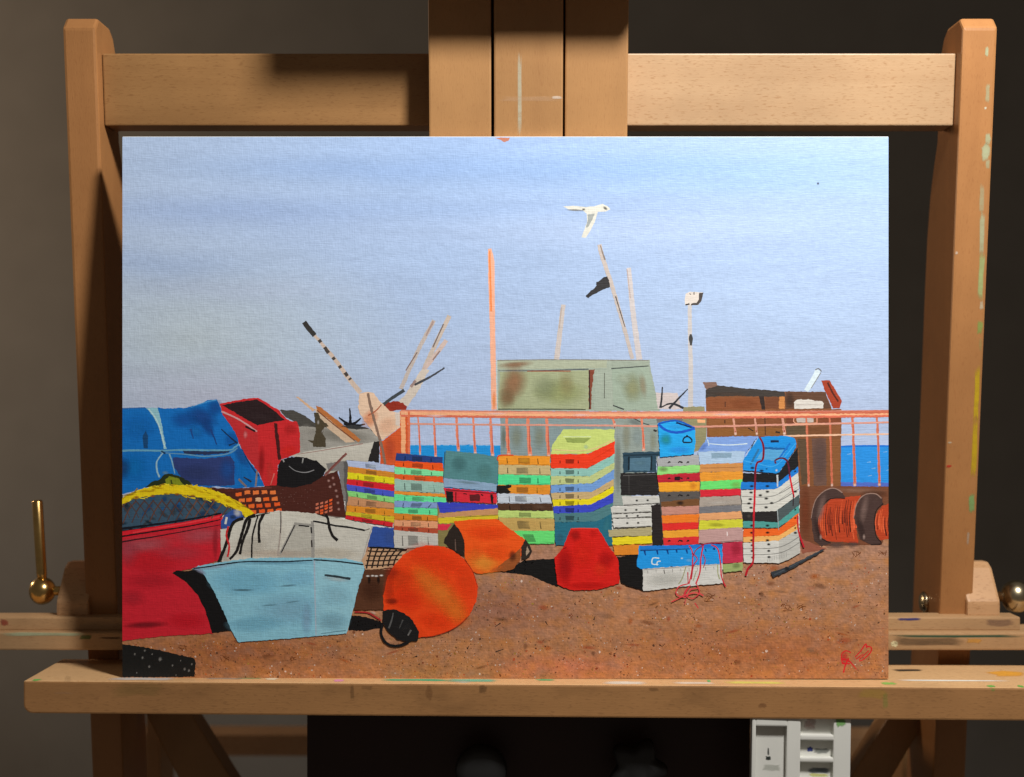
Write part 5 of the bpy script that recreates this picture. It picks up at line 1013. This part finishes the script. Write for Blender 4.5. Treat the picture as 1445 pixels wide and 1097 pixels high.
# ledge: top edge and front
LF, LT = -0.0150, LZ
def ltop(x0, x1, y0, y1, c, a=.85): smear('paint_smear', ledge, [(X(x0, (y0 + y1) / 2), y0), (X(x1, (y0 + y1) / 2), y0), (X(x1, (y0 + y1) / 2), y1), (X(x0, (y0 + y1) / 2), y1)], c, LT + 0.0001, ledge_xf, a, True)
def lfront(x0, x1, y0, y1, c, a=.6): smear('paint_smear', ledge, [(X(x0, LF), Z(y0, LF)), (X(x1, LF), Z(y0, LF)), (X(x1, LF), Z(y1, LF)), (X(x0, LF), Z(y1, LF))], c, LF - 0.0001, ledge_xf, a * 0.38)
for q in ((150, 245, -0.012, -0.004, (206, 200, 194)), (40, 54, -0.0148, -0.010, (90, 190, 90)), (285, 345, -0.008, -0.003, (160, 150, 140), .6), (330, 370, -0.006, -0.002, (110, 160, 110), .6), (372, 392, -0.009, -0.002, (232, 220, 190)), (470, 486, -0.012, -0.005, (226, 150, 190)), (536, 640, -0.009, -0.003, (60, 176, 130)), (628, 704, -0.010, -0.002, (110, 190, 160), .8), (755, 782, -0.006, -0.001, (60, 180, 120), .8), (640, 668, -0.013, -0.006, (196, 206, 190), .6),
          (850, 912, -0.013, -0.006, (226, 220, 206)), (950, 1010, -0.012, -0.006, (232, 222, 206), .7), (997, 1003, -0.006, -0.001, (60, 190, 110)), (1020, 1110, -0.010, -0.004, (226, 226, 110), .7), (1240, 1262, -0.010, -0.003, (130, 190, 90), .8), (1256, 1420, 0.000, 0.004, (238, 236, 226), .95), (1390, 1440, 0.014, 0.030, (238, 170, 60)), (1256, 1300, 0.026, 0.032, (48, 44, 40)), (1390, 1402, -0.0148, -0.008, (100, 180, 80)), (1432, 1442, -0.0148, -0.008, (100, 180, 80))):
    ltop(*q)
for q in ((158, 230, 966, 990, (120, 116, 60), .35), (494, 500, 969, 990, (40, 30, 26), .6), (510, 526, 970, 976, (60, 40, 30), .5), (676, 688, 966, 980, (44, 34, 28), .8), (915, 930, 970, 975, (60, 40, 26), .6), (1210, 1250, 968, 984, (196, 168, 60), .55), (1244, 1252, 974, 998, (120, 160, 70), .6), (1395, 1402, 967, 972, (100, 180, 80), .8), (600, 612, 968, 990, (96, 58, 34), .5), (1070, 1082, 990, 998, (96, 52, 36), .7), (86, 98, 958, 968, (60, 40, 28), .5), (70, 100, 982, 985, (186, 150, 116), .5), (350, 420, 968, 975, (130, 96, 60), .35)):
    lfront(*q)
def rfr(par, x0, x1, y0, y1, yy, c, a=.7): smear('paint_smear', par, rect(x0, y0, x1, y1, yy), c, yy - 0.0001, None, a)
for q in ((rail_b, 1256, 1445, 896, 900, ry1, (40, 84, 66), .85), (rail_b, 1256, 1360, 899, 912, ry1, (70, 56, 44), .5), (rail_b, 1256, 1268, 904, 914, ry1, (226, 216, 170), .9), (rail_b, 1364, 1384, 901, 908, ry1, (206, 150, 70), .7), (rail_b, 0, 120, 892.5, 898, ry1, (176, 186, 150), .7), (rail_b, 112, 130, 896, 903, ry1, (90, 110, 60), .7), (rail_b, 140, 172, 899, 902, ry1, (60, 44, 34), .6), (rail_a, 0, 12, 874, 884, ry0, (150, 60, 50), .6), (rail_a, 1266, 1300, 872, 876, ry0, (50, 56, 120), .8), (rail_a, 1390, 1430, 874, 884, ry0, (110, 84, 76), .4)):
    rfr(*q)

# ------------------------------------------------------------------ palette hanging under the ledge
pal = link('paint_palette', None); pal['category'] = 'palette'
pal['label'] = 'white plastic paint palette with wells standing under the ledge'
yp = -0.0158
pal.location = (X(1128, yp), yp, Z(1170, yp)); pal.rotation_euler = (0, math.radians(0.9), 0)
def pl(pxv): return X(pxv, yp) - pal.location.x
def pz(py): return Z(py, yp) - pal.location.z
zb, zt = pz(1170), pz(1004)
bm = bmesh.new(); xs = (pl(1059), pl(1065), pl(1108), pl(1128), pl(1174), pl(1199))
add_box(bm, xs[0], xs[5], 0.0040, 0.0052, zb, zt)
from_bm('base_plate', bm, white_plastic, pal)
def rib(x0, x1, z0, z1):
    box('rib', x0, x1, 0.0, 0.0041, z0, z1, white_plastic, pal, 0.0009)
rib(xs[0], xs[1], zb, zt); rib(xs[2], xs[3], zb, zt); rib(xs[4], xs[5], zb, zt)
rib(xs[1] - 0.0004, xs[2] + 0.0004, pz(1026), zt)
for a, b in ((1037, 1045), (1069, 1076), (1103, 1110), (1138, 1145)): rib(xs[3] - 0.0004, xs[4] + 0.0004, pz(b), pz(a))
def dab(x0, x1, y0, y1, c, a):
    smear('paint_smear', pal, [(pl(x0), pz(y0)), (pl(x1), pz(y0)), (pl(x1), pz(y1)), (pl(x0), pz(y1))], c, 0.0039, None, a)
for q in ((1080, 1089, 1070, 1077, (40, 48, 44), .95), (1083, 1086, 1058, 1070, (60, 64, 60), .7), (1075, 1104, 1082, 1092, (130, 136, 120), .3), (1134, 1152, 1014, 1034, (190, 160, 156), .5), (1139, 1148, 1056, 1064, (64, 76, 150), .95), (1150, 1172, 1058, 1066, (110, 116, 112), .6), (1140, 1174, 1086, 1094, (70, 84, 96), .7), (1142, 1170, 1094, 1099, (206, 206, 120), .7)): dab(*q)
smear('paint_smear', pal, [(pl(1178), pz(1010)), (pl(1190), pz(1010)), (pl(1186), pz(1022)), (pl(1178), pz(1026))], (120, 176, 96), -0.0001, None, .8)
